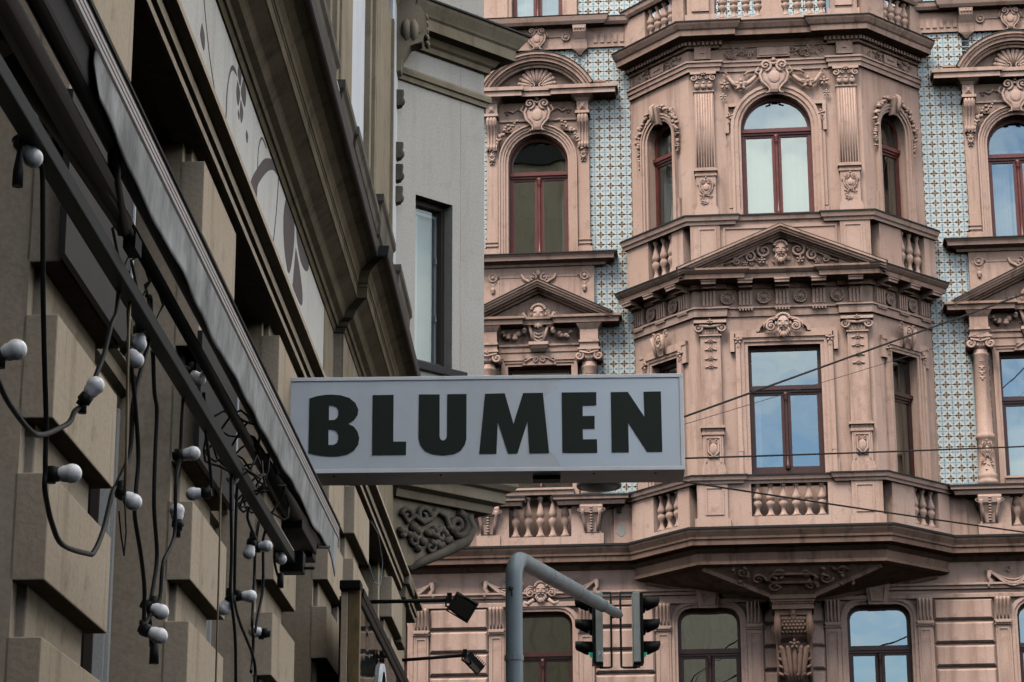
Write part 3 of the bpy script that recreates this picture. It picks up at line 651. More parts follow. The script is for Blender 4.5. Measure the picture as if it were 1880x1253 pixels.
column(-1); column(1)
m = MB(); m.box(-1.0, -.53, .0, .17, 9.66, 10.36); m.box(.53, 1.0, 0, .17, 9.66, 10.36); m.box(-.53, .53, 0, .17, 9.66, 9.82); m.box(-.56, .56, -.36, -.30, 9.7, 10.64)
K('parapet', m)
m = MB(); m.sweep([(0, 10.53), (.20, 10.54), (.21, 10.60), (.24, 10.62), (.24, 10.655), (0, 10.66)], [(-.58, 0), (.58, 0)]); K('rail', m)
for s in (-1, 1): m = MB(); m.sweep([(0, 10.33), (.26, 10.34), (.28, 10.40), (.33, 10.42), (.34, 10.475), (0, 10.49)], [(s * .875 - .30, 0), (s * .875 - .30, .03), (s * .875 + .30, .03), (s * .875 + .30, 0)]); K('console_cap', m)
for s in (-1, 1):
    m = MB(); m.sweep([(0, 10.492), (.345, 10.478), (.355, 10.47), (.355, 10.495), (0, 10.51)], [(s * .875 - .30, 0), (s * .875 - .30, .03), (s * .875 + .30, .03), (s * .875 + .30, 0)])
    K('flashing', m, 'flash')
for s in (-1, 1):
    m = MB(); c = s * .875; m.box(c - .20, c + .20, 0, .20, 9.66, 9.86); m.box(c - .16, c + .16, .0, .185, 9.86, 9.9)
    m.loft([[(c - q, 0, z), (c + q, 0, z), (c + q, w, z), (c - q, w, z)] for q, w, z in ((.13, .20, 9.88), (.15, .22, 10.04), (.17, .27, 10.16), (.19, .31, 10.20), (.19, .33, 10.30), (.185, .30, 10.34))])
    for q in (-1, 1): m.tube([(c + q * .10, .20, 9.9), (c + q * .12, .235, 10.06), (c + q * .145, .29, 10.18), (c + q * .145, .33, 10.25)], .03, 5); m.spiral(c + q * .20, 10.26, .26, .06, 1.2, q)
    for j in range(9): m.blob((c, .225 + .012 * j, 9.92 + .045 * j), (.028, .03, .018))
    K('console', m)
    a, b = sorted((s * 1.24, s * 1.66)); a2, b2 = sorted((s * 1.1, s * 1.66)); K('wall_panel', MB().box(a, b, .0, .06, 9.66, 10.44).box(a2, b2, 0, .08, 10.32, 10.46))
bal = P('baluster', MB().lathe(baluster(.71), 0, 0, 10)); first = True
for c in COL:
    for k in range(5):
        x = c - .42 + .21 * k
        if first: bal.location = (x, -.08, 9.82); first = False
        else: inst(bal, B, x, .08, 9.82)
# -- third storey
m = MB(); m.sweep([(0, 19.12), (.16, 19.13), (.20, 19.18), (.22, 19.25), (0, 19.27)], [(-1.72, 0), (1.72, 0)]); m.sweep([(0, 19.11), (.24, 19.12), (.28, 19.17), (.31, 19.25), (0, 19.28)], [(-.98, 0), (-.98, .02), (.98, .02), (.98, 0)])
K('sill', m)
m = MB(); m.sweep([(0, 19.272), (.225, 19.252), (.23, 19.27), (0, 19.29)], [(-1.72, 0), (1.72, 0)]); m.sweep([(0, 19.282), (.315, 19.255), (.32, 19.27), (0, 19.30)], [(-.98, 0), (-.98, .02), (.98, .02), (.98, 0)])
K('flashing', m, 'flash')
m = MB(); m.box(-1.72, 1.72, 0, .06, 18.74, 19.12)
for k in range(30):
    if abs(-1.7 + k * .118) > .95: m.box(-1.7 + k * .118, -1.7 + k * .118 + .07, .06, .08, 18.82, 18.98)
m.box(-.9, .9, .05, .09, 18.72, 19.12); m.ring([(-.48, 18.8), (-.48, 18.96), (.48, 18.96), (.48, 18.8)], [(-.48, 18.82), (-.48, 18.94), (.48, 18.94), (.48, 18.82)], .08, .11)
for s in (-1, 1):
    m.loft([[(s * .77 - q, 0, z), (s * .77 + q, 0, z), (s * .77 + q, w, z), (s * .77 - q, w, z)] for q, w, z in ((.02, .06, 18.60), (.07, .10, 18.66), (.13, .12, 18.70), (.13, .14, 18.80), (.11, .16, 18.86), (.11, .25, 18.98), (.12, .27, 19.10))])
    for j in range(3):
        for k in range(4): m.blob((s * .77 - .08 + .053 * k, .17 + .05 * j, 18.90 + .07 * j), (.022, .02, .024), 0, 6, 4)
    m.disc(s * .52, 18.94, [(.08, .09), (.08, .12), (.055, .12), (.05, .1), (.03, .1), (.03, .13), (.01, .13)])
cartouche(m, 0, 18.90, .14, .36, .40)
K('apron', m)
m = MB()
for d0, d1, ww in ((.0, .07, .05), (.07, .26, .08)): m.ring(opath('rect', 0, .46, 19.28, 21.6, d0), opath('rect', 0, .46, 19.28, 21.6, d1), -.02, ww)
K('window_surround', m)
for o in list(colparts): copy(o, B, (8.36, 0, 0))
window(B, -4.18, 'arch', .53, 14.84, 16.6, -.16, 16.42, curtain=[(.90, .99, 14.9, 17.0)])
window(B, 4.18, 'arch', .53, 14.84, 16.6, -.16, 16.42, curtain=[(0, .36, 14.9, 16.6), (.40, .62, 14.9, 16.6)])
window(B, -4.18, 'rect', .55, 10.62, 12.85, -.16, 12.05, 'darkred')
window(B, 4.18, 'rect', .55, 10.62, 12.85, -.16, 12.05, 'darkred', curtain=[(0, .8, 10.6, 12.85)])
for c in COL: window(B, c, 'rect', .46, 19.28, 21.6, -.12, 20.9, curtain=[(0, .5, 19.3, 20.85), (.52, 1, 19.3, 20.85)])
for c in (-1.41, 1.41): window(B, c, 'rect', .5, 18.62, 21.6, -.15, 20.8, 'red')

rg = random.Random(4)
pp = [(-2.82 + (.085 + rg.uniform(-.02, .02)) * math.cos(2 * PI * k / 14), 9.93 + (.10 + rg.uniform(-.025, .025)) * math.sin(2 * PI * k / 14)) for k in range(14)]
P('repair_patch', MB().prism(pp, .02, .066), 'grey'); P('hook', MB().box(-2.87, -2.81, .06, .12, 10.22, 10.31).tube([(-2.84, .08, 10.31), (-2.88, .09, 10.42), (-2.95, .07, 10.50)], .006, 5), 'flash')
# ------------------------------------------------------------------ the bay window
def face(a, b): return Matrix.Translation((a[0], -a[1], 0)) @ Matrix.Rotation(math.atan2(-(b[1] - a[1]), b[0] - a[0]), 4, 'Z')
FL, FR = face(BP[0], BP[1]), face(BP[2], BP[3]); FF = Matrix.Translation((0, -1.14, 0))
CL = math.hypot(BP[1][0] - BP[0][0], BP[1][1] - BP[0][1])
m = MB(); h1, h2 = -1.47, 1.47
wall(m, h1, h2, 9.6, 13.3, -.28, 0, [('rect', 0, .60, 9.84, 12.77)]); m.box(-.61, .61, -.27, -.24, 9.8, 10.62); wall(m, h1, h2, 14.0, 17.9, -.28, 0, [('arch', 0, .60, 15.03, 16.65)]); m.box(h1, h2, -.28, 0, 13.3, 14.0); m.box(h1, h2, -.28, 0, 17.9, 18.6); m.box(h1, h2, -1.1, -.28, 18.45, 18.6)
P('bay_wall', m, mtx=FF)
for F in (FL, FR):
    m = MB(); c = CL / 2
    wall(m, 0, CL, 9.6, 13.3, -.25, 0, [('rect', c, .33, 10.60, 12.70)]); wall(m, 0, CL, 14.0, 17.9, -.25, 0, [('arch', c, .33, 15.03, 16.72)]); m.box(0, CL, -.25, 0, 13.3, 14.0); m.box(0, CL, -.25, 0, 17.9, 18.6)
    P('bay_wall', m, mtx=F)
    window(B, c, 'rect', .33, 10.60, 12.70, -.15, 12.02, 'darkred', F, mullion=False); window(B, c, 'arch', .33, 15.03, 16.72, -.15, 16.42, 'red', F, curtain=[(0, .45, 15.0, 16.9)], mullion=False)
    m = MB()
    for d0, d1, ww in ((.0, .05, .03), (.05, .10, .06), (.10, .13, .08)): m.ring(opath('arch', c, .33, 15.0, 16.72, d0), opath('arch', c, .33, 15.0, 16.72, d1), -.02, ww)
    m.ring([(c - .46, 15.0), (c - .46, 15.5)], [(c - .52, 15.0), (c - .52, 15.5)], 0, .04); m.ring([(c + .46, 15.0), (c + .46, 15.5)], [(c + .52, 15.0), (c + .52, 15.5)], 0, .04)
    P('arch_moulding', m, mtx=F)
    for s in (-1, 1):
        m = MB(); garland(m, [(c + s * .52 * math.cos(R(a)), .07, 16.74 + .54 * math.sin(R(a))) for a in range(-6, 86, 8)] , .06, 21 + s); garland(m, [(c + s * .50, .06, 16.66), (c + s * .52, .05, 16.48), (c + s * .50, .04, 16.34)], .04, 31 + s); P('garland', m, mtx=F)
    m = MB(); m.loft([[(c - q, 0, z), (c + q, 0, z), (c + q, w, z), (c - q, w, z)] for q, w, z in ((.06, .10, 16.98), (.09, .15, 17.15), (.11, .18, 17.26), (.09, .12, 17.32))])
    m.tube([(c, .16, 17.0), (c, .19, 17.14), (c, .20, 17.27), (c, .13, 17.33), (c, .09, 17.27)], [.03, .035, .04, .04, .03], 6); P('keystone', m, mtx=F)
    m = MB()
    for d0, d1, ww in ((.0, .05, .03), (.05, .10, .05), (.10, .16, .075)): m.ring(opath('rect', c, .33, 10.55, 12.70, d0), opath('rect', c, .33, 10.55, 12.70, d1), -.02, ww)
    for s in (-1, 1):
        a, b = sorted((c + s * .48, c + s * .60)); m.box(a, b, 0, .06, 12.55, 12.93); flower(m, c + s * .46, 12.72, .08, .075, 4); flower(m, c + s * .46, 12.62, .08, .04, 4)
    m.box(c - .60, c + .60, 0, .075, 12.86, 12.93); P('window_surround', m, mtx=F)
    m = MB(); mask(m, c, 13.06, .13, .22, False); m.tube([(c - .10, .1, 12.78), (c - .12, .15, 12.95), (c - .13, .17, 13.12)], [.025, .03, .04], 5); m.tube([(c + .10, .1, 12.78), (c + .12, .15, 12.95), (c + .13, .17, 13.12)], [.025, .03, .04], 5)
    for s in (-1, 1): m.spiral(c + s * .17, 13.14, .12, .07, 1.3, s)
    P('keystone', m, mtx=F)
window(B, 0, 'arch', .60, 15.03, 16.65, -.14, 16.62, mtx=FF, curtain=[(.02, .98, 15.0, 17.2)])
window(B, 0, 'rect', .60, 10.60, 12.77, -.14, 12.05, 'darkred', FF, curtain=[(0, .13, 10.6, 11.95)])
# window surrounds of the front
m = MB()
for d0, d1, ww in ((.0, .05, .03), (.05, .12, .06), (.12, .17, .08)): m.ring(opath('arch', 0, .60, 15.0, 16.65, d0), opath('arch', 0, .60, 15.0, 16.65, d1), -.02, ww)
m.ring([(-.80, 16.55), (-.80, 17.03), (-.66, 17.03)], [(-.86, 16.55), (-.86, 17.09), (-.66, 17.09)], 0, .07); m.ring([(.80, 16.55), (.80, 17.03), (.66, 17.03)], [(.86, 16.55), (.86, 17.09), (.66, 17.09)], 0, .07)
for s in (-1, 1):
    a, b = sorted((s * .77, s * .83)); m.box(a, b, 0, .045, 15.2, 16.55); a, b = sorted((s * .60, s * .84)); m.box(a, b, 0, .05, 15.0, 15.18); flower(m, s * .78, 16.86, .07, .07, 4); flower(m, s * .78, 16.74, .07, .04, 4)
P('arch_moulding', m, mtx=FF)
P('cartouche', cartouche(MB(), 0, 17.52, .12, .56, .58), mtx=FF)
for s in (-1, 1):
    m = MB(); m.tube([(s * .26, .07, 17.62), (s * .42, .08, 17.46), (s * .58, .09, 17.38), (s * .70, .08, 17.44), (s * .80, .06, 17.60)], [.03, .04, .05, .04, .025], 6)
    flower(m, s * .57, 17.42, .10, .12); flower(m, s * .85, 17.44, .07, .09); flower(m, s * .88, 17.22, .07, .065); m.spiral(s * .84, 17.62, .06, .05, 1.2, s)
    m.tube([(s * .34, .06, 17.68), (s * .45, .06, 17.66), (s * .52, .06, 17.60)], .02, 5)
    P('garland', m, mtx=FF)
m = MB()
for d0, d1, ww in ((.0, .06, .03), (.06, .13, .055), (.13, .20, .085)): m.ring(opath('rect', 0, .60, 10.55, 12.77, d0), opath('rect', 0, .60, 10.55, 12.77, d1), -.02, ww)
m.ring([(-.82, 12.66), (-.82, 12.97), (-.45, 12.97)], [(-.89, 12.66), (-.89, 13.03), (-.45, 13.03)], 0, .08); m.ring([(.82, 12.66), (.82, 12.97), (.45, 12.97)], [(.89, 12.66), (.89, 13.03), (.45, 13.03)], 0, .08)
m.ring([(-.46 * math.cos(PI * i / 10), 13.0 + .27 * math.sin(PI * i / 10)) for i in range(11)], [(-.40 * math.cos(PI * i / 10), 13.0 + .21 * math.sin(PI * i / 10)) for i in range(11)], 0, .07)
for s in (-1, 1):
    flower(m, s * .76, 12.86, .08, .08, 5); flower(m, s * .76, 12.74, .08, .04, 4); a, b = sorted((s * .60, s * .84)); m.box(a, b, 0, .05, 10.55, 10.80); a, b = sorted((s * .72, s * .80)); m.box(a, b, .0, .09, 10.95, 11.05)
P('window_surround', m, mtx=FF)
P('mask', mask(MB(), 0, 13.10, .14, .36, True), mtx=FF)
# pilasters of the front
for s in (-1, 1):
    x = s * 1.215; pm = Matrix.Translation((x, -1.14, 0))
    m = MB(); m.box(-.165, .165, 0, .07, 15.90, 17.32)
    for k in range(7): m.tube([(-.132 + .044 * k, .068, 15.93), (-.132 + .044 * k, .068, 17.28)], .016, 6)
    m.box(-.20, .20, 0, .13, 15.02, 15.17); m.box(-.185, .185, 0, .11, 15.17, 15.22); m.box(-.165, .165, 0, .09, 15.22, 15.78); m.box(-.185, .185, 0, .11, 15.78, 15.82); m.box(-.18, .18, 0, .10, 15.82, 15.86); m.box(-.2, .2, 0, .14, 15.86, 15.90); m.box(-.17, .17, 0, .1, 15.905, 15.93)
    m.box(-.18, .18, 0, .09, 17.32, 17.345)
    po = P('pilaster', m, mtx=pm)
    k = MB(); cartouche(k, 0, 15.56, .10, .26, .32); foliage(k, -.11, .11, 15.28, 15.44, .10, 9, 4, .022); emit('relief', k, 'pink', po)
    k = MB(); k.loft([[(-q, 0, z), (q, 0, z), (q, w, z), (-q, w, z)] for q, w, z in ((.155, .07, 17.345), (.165, .09, 17.45), (.19, .12, 17.60))]); k.box(-.22, .22, 0, .16, 17.62, 17.665)
    for q in (-1, 1): k.spiral(q * .165, 17.56, .13, .065, 1.4, q, 90, .02); k.spiral(q * .05, 17.57, .13, .04, 1.2, -q, 90, .014)
    for q in (-.11, 0, .11): k.blob((q, .10, 17.42), (.05, .035, .06)); k.blob((q, .12, 17.47), (.03, .03, .025))
    flower(k, 0, 17.63, .16, .05); emit('capital', k, 'pink', po)
    # lower storey
    m = MB(); m.box(-.165, .165, 0, .08, 11.42, 12.96); m.box(-.20, .20, 0, .14, 10.55, 10.67); m.box(-.185, .185, 0, .12, 10.67, 10.73); m.box(-.165, .165, 0, .10, 10.73, 11.24)
    m.box(-.185, .185, 0, .12, 11.24, 11.28); m.box(-.175, .175, 0, .11, 11.28, 11.35); m.box(-.205, .205, 0, .15, 11.35, 11.39); m.box(-.17, .17, 0, .10, 11.39, 11.42)
    m.ring([(-.13, 10.76), (-.13, 11.21), (.13, 11.21), (.13, 10.76)], [(-.105, 10.79), (-.105, 11.18), (.105, 11.18), (.105, 10.79)], .09, .115)
    for q in range(6): m.blob((-.125 + .05 * q, .11, 11.315), (.012, .012, .02))
    m.box(-.185, .185, 0, .11, 12.94, 12.965)
    po = P('pilaster', m, mtx=pm)
    k = MB(); k.blob((0, .11, 10.99), (.075, .03, .11)); k.ring([(-.10, 11.10), (-.095, 10.95), (0, 10.85)], [(-.07, 11.10), (-.065, 10.96), (0, 10.88)], .10, .13); k.ring([(.10, 11.10), (.095, 10.95), (0, 10.85)], [(.07, 11.10), (.065, 10.96), (0, 10.88)], .10, .13)
    for q in (-1, 1): k.spiral(q * .06, 11.12, .11, .04, 1.2, q); k.blob((q * .05, .11, 10.86), (.045, .025, .02))
    emit('relief', k, 'pink', po)
    for j in (12.86, 12.72, 12.56, 12.42):
        k = MB(); flower(k, 0, j, .09, .05); k.blob((-.06, .085, j - .01), (.05, .02, .018), .3); k.blob((.06, .085, j - .01), (.05, .02, .018), -.3); emit('flower', k, 'pink', po)
    k = MB(); k.box(-.155, .155, 0, .09, 12.965, 13.08); k.box(-.27, .27, 0, .17, 13.15, 13.20); k.tube([(-.18, .12, 13.12), (0, .13, 13.09), (.18, .12, 13.12)], .03, 6)
    for q in (-1, 1): k.spiral(q * .20, 13.075, .12, .085, 1.7, q, 90, .024)
    for j in range(6): k.box(-.14 + .05 * j, -.115 + .05 * j, .08, .105, 12.98, 13.06)
    flower(k, 0, 13.17, .17, .05); emit('capital', k, 'pink', po)
# first-floor entablature of the bay: architrave, triglyph frieze, cornice, pediment
P('architrave', MB().sweep([(0, 13.28), (.05, 13.28), (.055, 13.33), (.06, 13.40), (.09, 13.41), (.09, 13.44), (0, 13.46)], BPJ))
tri = MB(); tri.box(-.115, .115, 0, .05, 13.44, 13.75); tri.box(-.125, .125, 0, .065, 13.735, 13.76)
for q in (-.088, -.03, .03, .088): tri.box(q - .018, q + .018, .05, .075, 13.47, 13.73)
tri.box(-.13, .13, 0, .10, 13.40, 13.425)
for q in range(5): tri.lathe([(.02, 0), (.014, .035)], -.1 + .05 * q, .085, 6, 13.362)
med = MB().disc(0, 0, [(.115, 0), (.115, .05), (.095, .055), (.088, .035), (.06, .035), (.055, .05), (.03, .05), (.028, .07), (.008, .075)], 20)
for q in range(10): med.blob((.075 * math.cos(q * PI / 5), .04, .075 * math.sin(q * PI / 5)), (.016, .02, .016), 0, 6, 4)
mod = MB(); mod.box(-.12, .12, 0, .34, 13.775, 13.84); mod.box(-.13, .13, 0, .36, 13.82, 13.845); mod.box(-.115, .115, 0, .2, 13.74, 13.775)
T0 = Me = Mo = None
TX = (-1.22, -.61, 0, .61, 1.22)
for F, xs in ((FF, TX), (FL, (.18, .76, 1.34)), (FR, (.18, .76, 1.34))):
    ms = [(a + b) / 2 for a, b in zip(xs[:-1], xs[1:])]
    for x in xs:
        L = F @ Matrix.Translation((x, 0, 0))
        if T0 is None: T0 = P('triglyph', tri, mtx=L); Mo = P('modillion', mod, mtx=L)
        else:
            for q in (T0, Mo): c = q.copy(); C.objects.link(c); c.parent = B; c.matrix_basis = L
    for x in ms:
        L = F @ Matrix.Translation((x, -.005, 13.605))
        if Me is None: Me = P('medallion', med, mtx=L)
        else: c = Me.copy(); C.objects.link(c); c.parent = B; c.matrix_basis = L
P('cornice', MB().sweep([(0, 13.76), (.05, 13.765), (.06, 13.845), (.36, 13.85), (.365, 13.92), (.39, 13.935), (.44, 13.98), (.445, 14.01), (0, 14.05)], BPJ), 'pink_mid')
P('flashing', MB().sweep([(0, 14.052), (.445, 14.012), (.46, 14.0), (.462, 14.025), (0, 14.07)], [(-2.52, 0), (-1.45, 1.18), (-1.44, 1.18)]), 'flash')
P('flashing', MB().sweep([(0, 14.052), (.445, 14.012), (.46, 14.0), (.462, 14.025), (0, 14.07)], [(1.44, 1.18), (1.45, 1.18), (2.52, 0)]), 'flash')
m = MB()
def rk(d0, d1, ww): m.ring([(-1.72, 14.02 - d0), (-.0001, 14.735 - d0), (1.72, 14.02 - d0)], [(-1.72, 14.02 - d1), (.0001, 14.735 - d1), (1.72, 14.02 - d1)], 0, ww)
for q in ((0, .035, .52), (.035, .08, .49), (.08, .115, .46), (.115, .145, .38), (.145, .175, .33)): rk(*q)
m.prism([(-1.5, 13.98), (0, 14.6), (1.5, 13.98)], 0, .245)
P('pediment', m, 'pink_mid', FF)
P('flashing', MB().ring([(-1.75, 14.03), (0, 14.752), (1.75, 14.03)], [(-1.72, 14.02), (0, 14.733), (1.72, 14.02)], 0, .515), 'flash', FF)
m = MB(); mask(m, 0, 14.33, .30, .34, False)
for s in (-1, 1):
    m.spiral(s * .28, 14.34, .285, .13, 1.6, -s, 90, .030); m.spiral(s * .52, 14.24, .285, .10, 1.5, s, 90, .026); m.spiral(s * .74, 14.17, .28, .07, 1.4, -s, 90, .02)
    m.tube([(s * .12, .285, 14.50), (s * .30, .285, 14.49), (s * .46, .285, 14.36), (s * .64, .28, 14.28), (s * .82, .27, 14.17), (s * .95, .27, 14.12)], [.03, .035, .03, .03, .025, .02], 5)
    flower(m, s * .32, 14.17, .29, .07); flower(m, s * .60, 14.13, .285, .055)
foliage(m, -.6, .6, 14.12, 14.28, .275, 18, 8, .028)
P('relief', m, mtx=FF)
# parapets and balustrades of the bay
def parapet(z0, z1, zc, rail_prof, fl_prof, gap_front, name='parapet', off=.20):
    for F in (FL, FR):
        m = MB(); g0, g1 = CL * .40, CL * .80
        m.box(.06, g0, .02, off, z0, z1); m.box(g1, CL - .02, .02, off, z0, z1); m.box(g0, g1, .02, off, z0, z0 + .10)
        P(name, m, mtx=F)
        for k in range(3): inst(bal, B, g0 + (g1 - g0) * (k + .5) / 3, off * .55, z0 + .10, F).scale = (1, 1, (z1 - z0 - .10) / .71)
    m = MB(); fo = off + .02
    for s in (-1, 1):
        a, b = sorted((s * 1.0, s * 1.50)); m.box(a, b, .0, fo + .04, z0, z1)
        x = s * 1.215; m.ring([(x - .15, z0 + .2), (x - .15, z1 - .06), (x + .15, z1 - .06), (x + .15, z0 + .2), (x - .15, z0 + .2)], [(x - .125, z0 + .225), (x - .125, z1 - .085), (x + .125, z1 - .085), (x + .125, z0 + .225), (x - .125, z0 + .225)], fo + .03, fo + .055)
        a, b = sorted((s * .96, s * 1.54)); m.box(a, b, 0, fo + .07, z0, z0 + .14)
    if gap_front:
        m.box(-1.0, -.62, .02, fo, z0, z1); m.box(.62, 1.0, .02, fo, z0, z1); m.box(-.62, .62, .02, fo, z0, z0 + .17)
    else:
        m.box(-1.0, 1.0, .02, fo, z0, z1)
        for s in (-1, 1): m.ring([(s * .95, z0 + .1), (s * .95, z1 - .05), (s * .05, z1 - .05)], [(s * .92, z0 + .1), (s * .92, z1 - .08), (s * .05, z1 - .08)], fo - .01, fo + .02)
    P(name, m, mtx=FF)
    if gap_front:
        for k in range(6): inst(bal, B, -.52 + .208 * k, fo * .62, z0 + .17, FF).scale = (1, 1, (z1 - z0 - .17) / .71)
    P('rail', MB().sweep(rail_prof, BPJ)); P('flashing', MB().sweep(fl_prof, BPJ), 'flash')
parapet(9.66, 10.385, 0, [(0, 10.37), (.24, 10.375), (.25, 10.41), (.28, 10.43), (.30, 10.485), (.30, 10.50), (0, 10.53)], [(0, 10.532), (.305, 10.503), (.315, 10.49), (.317, 10.515), (0, 10.55)], True)
parapet(14.02, 14.84, 0, [(0, 14.83), (.24, 14.835), (.25, 14.88), (.28, 14.90), (.30, 14.965), (.30, 14.98), (0, 15.01)], [(0, 15.012), (.305, 14.983), (.315, 14.97), (.317, 14.995), (0, 15.03)], False)
# second-floor entablature and roof balcony of the bay
P('architrave', MB().sweep([(0, 17.69), (.05, 17.69), (.055, 17.76), (.08, 17.77), (.085, 17.83), (.11, 17.84), (.11, 17.87), (0, 17.88)], BPJ))
P('tablet', MB().box(-.28, .28, 0, .06, 17.93, 18.11).box(-.25, .25, .06, .075, 17.96, 18.08), mtx=FF)
for s in (-1, 1):
    a, b = sorted((s * .30, s * .84)); P('frieze_foliage', foliage(MB(), a, b, 17.94, 18.10, .04, 26, 12 + s, .03), mtx=FF, kind='stuff')
    P('frieze_block', MB().box(s * 1.215 - .14, s * 1.215 + .14, .04, .10, 17.92, 18.14).box(s * 1.215 - .03, s * 1.215 + .03, .10, .12, 18.02, 18.05), mtx=FF)
for F in (FL, FR):
    P('tablet', MB().box(CL / 2 - .17, CL / 2 + .17, 0, .05, 17.93, 18.09).box(CL / 2 - .08, CL / 2 + .08, .05, .07, 18.0, 18.03), mtx=F)
    P('frieze_foliage', foliage(MB(), .2, .56, 17.92, 18.10, .03, 18, 15, .028), mtx=F, kind='stuff'); P('frieze_foliage', foliage(MB(), CL - .56, CL - .2, 17.92, 18.10, .03, 18, 16, .028), mtx=F, kind='stuff')
P('cornice', MB().sweep([(0, 18.12), (.05, 18.13), (.06, 18.20), (.10, 18.24), (.33, 18.25), (.34, 18.34), (.37, 18.36), (.42, 18.43), (.43, 18.47), (0, 18.56)], BPJ), 'pink_mid')
P('flashing', MB().sweep([(0, 18.562), (.435, 18.472), (.447, 18.465), (.447, 18.485), (0, 18.58)], BPJ), 'flash')
dn = MB().box(-.022, .022, 0, .10, 18.165, 18.225); d0 = None
for F, a, b in ((FL, .03, CL + .03), (FR, -.03, CL - .03), (FF, -1.5, -.90), (FF, .90, 1.5)):
    n = int((b - a) / .075)
    for k in range(n + 1):
        L = F @ Matrix.Translation((a + (b - a) * k / n, -.05, 0))
        if d0 is None: d0 = P('dentil', dn, mtx=L)
        else: c = d0.copy(); C.objects.link(c); c.parent = B; c.matrix_basis = L
zb, zt = 18.56, 19.20
for F in (FL, FR):
    m = MB(); m.box(.0, CL * .36, -.02, .12, zb, zt); m.box(CL * .84, CL + .05, -.02, .12, zb, zt); m.box(CL * .36, CL * .84, -.02, .12, zb, zb + .08); P('parapet', m, mtx=F)
    for k in range(4): inst(bal, B, CL * .36 + CL * .48 * (k + .5) / 4, .05, zb + .08, F).scale = (1, 1, (zt - zb - .08) / .71)
m = MB(); m.box(-1.45, 1.45, -.02, .14, zb, zb + .10); m.box(-.13, .13, -.02, .12, zb + .1, zt)
for s in (-1, 1):
    a, b = sorted((s * 1.0, s * 1.46)); m.box(a, b, -.04, .16, zb, zt); x = s * 1.23; m.box(x - .15, x + .15, .15, .19, zb + .22, zt - .1); a, b = sorted((s * .95, s * 1.5)); m.box(a, b, -.04, .19, zb, zb + .16)
P('parapet', m, mtx=FF)
for s in (-1, 1):
    for k in range(4): inst(bal, B, s * (.24 + .205 * k), .05, zb + .10, FF).scale = (1, 1, (zt - zb - .1) / .71)
P('rail', MB().sweep([(-.06, 19.2), (.16, 19.2), (.2, 19.25), (.22, 19.33), (-.06, 19.36)], BPJ))
P('flashing', MB().sweep([(-.06, 19.362), (.225, 19.332), (.235, 19.325), (.235, 19.345), (-.06, 19.38)], BPJ), 'flash')
# corbelled foot of the bay
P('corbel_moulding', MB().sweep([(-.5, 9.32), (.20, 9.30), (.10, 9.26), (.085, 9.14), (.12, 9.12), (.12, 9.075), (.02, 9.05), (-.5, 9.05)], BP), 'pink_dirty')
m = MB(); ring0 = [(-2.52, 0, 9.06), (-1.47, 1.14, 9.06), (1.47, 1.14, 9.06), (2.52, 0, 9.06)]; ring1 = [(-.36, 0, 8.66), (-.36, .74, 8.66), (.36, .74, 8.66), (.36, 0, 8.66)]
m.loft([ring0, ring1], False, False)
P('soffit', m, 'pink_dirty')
for s in (-1, 1):
    for a, b in (((s * 1.44, 1.10, 9.03), (s * .38, .72, 8.645)), ((s * 2.4, .02, 9.03), (s * .42, .05, 8.66))): P('soffit_rib', MB().tube([a, b], .055, 4, False), 'pink_dirty')
m = MB(); cz = 8.85; sl = (1.14 - .74) / (9.06 - 8.66)
def onsl(x, t): return (x, .74 + .40 * t + .02, 8.645 + .40 * t)
for s in (-1, 1):
    for (x, t, r, hd) in ((.30, .3, .10, 1), (.55, .55, .11, -1), (.80, .80, .09, 1), (.22, .75, .08, -1)):
        q = onsl(s * x, t); n = 12; pts = []; rs = []
        for i in range(n + 9):
            f = i / (n + 8); a = s * hd * 2 * PI * 1.4 * f; rr = r * (1 - .85 * f); p = onsl(s * x + rr * math.cos(a), t + rr * math.sin(a) * 1.6); pts.append(p); rs.append(.028 * (1 - .4 * f))
        m.tube(pts, rs, 5)
    for k in range(12): q = onsl(s * random.uniform(.15, 1.1), random.uniform(.3, .95)); m.blob(q, (.05, .04, .03), random.random() * 3, 6, 4)
m.tube([onsl(-.34, .42), onsl(-.40, .58), onsl(-.30, .72), onsl(.30, .72), onsl(.40, .58), onsl(.34, .42), onsl(-.34, .42)], .03, 5)
P('soffit_relief', m, 'pink_dirty')
m = MB()
m.box(-.38, .38, 0, .76, 8.58, 8.65); m.box(-.36, .36, 0, .73, 8.54, 8.58); m.box(-.34, .34, 0, .70, 8.42, 8.54)
for k in range(15): m.blob((-.32 + .0457 * k, .71, 8.515), (.018, .02, .02), 0, 6, 4)
m.box(-.30, .30, 0, .64, 8.33, 8.42)
prof = [(0, 8.33), (.60, 8.33), (.66, 8.24), (.64, 8.10), (.56, 7.98), (.46, 7.90), (.44, 7.7), (.40, 7.45), (.34, 7.25), (.36, 7.14), (.30, 7.05), (0, 7.0)]
m.loft([[(-.25, o, z) for o, z in prof], [(.25, o, z) for o, z in prof]])
for s in (-1, 1):
    m.tube([(s * .26, .03 + o, z) for o, z in prof[1:9]], [.05, .06, .065, .05, .04, .035, .035, .03], 6); m.spiral(s * .27, 8.14, .48, .13, 1.3, s)
for j in range(5):
    for k in range(7 - (j % 2)):
        z = 8.26 - .05 * j; w = [.665, .668, .665, .65, .62][j]; m.blob((-.18 + .06 * k + .03 * (j % 2), w, z), (.034, .02, .03), 0, 6, 4)
for k in range(-2, 3):                                # acanthus
    m.tube([(k * .05, .46, 7.25), (k * .07, .50, 7.45), (k * .085, .52, 7.65), (k * .10, .55, 7.80), (k * .115, .58, 7.83)], [.03, .045, .05, .04, .02], 6)
    for j in range(4): m.blob((k * .085 + (.05 if k >= 0 else -.05), .50, 7.38 + .12 * j), (.06, .03, .025), .6 if k >= 0 else -.6, 6, 4)
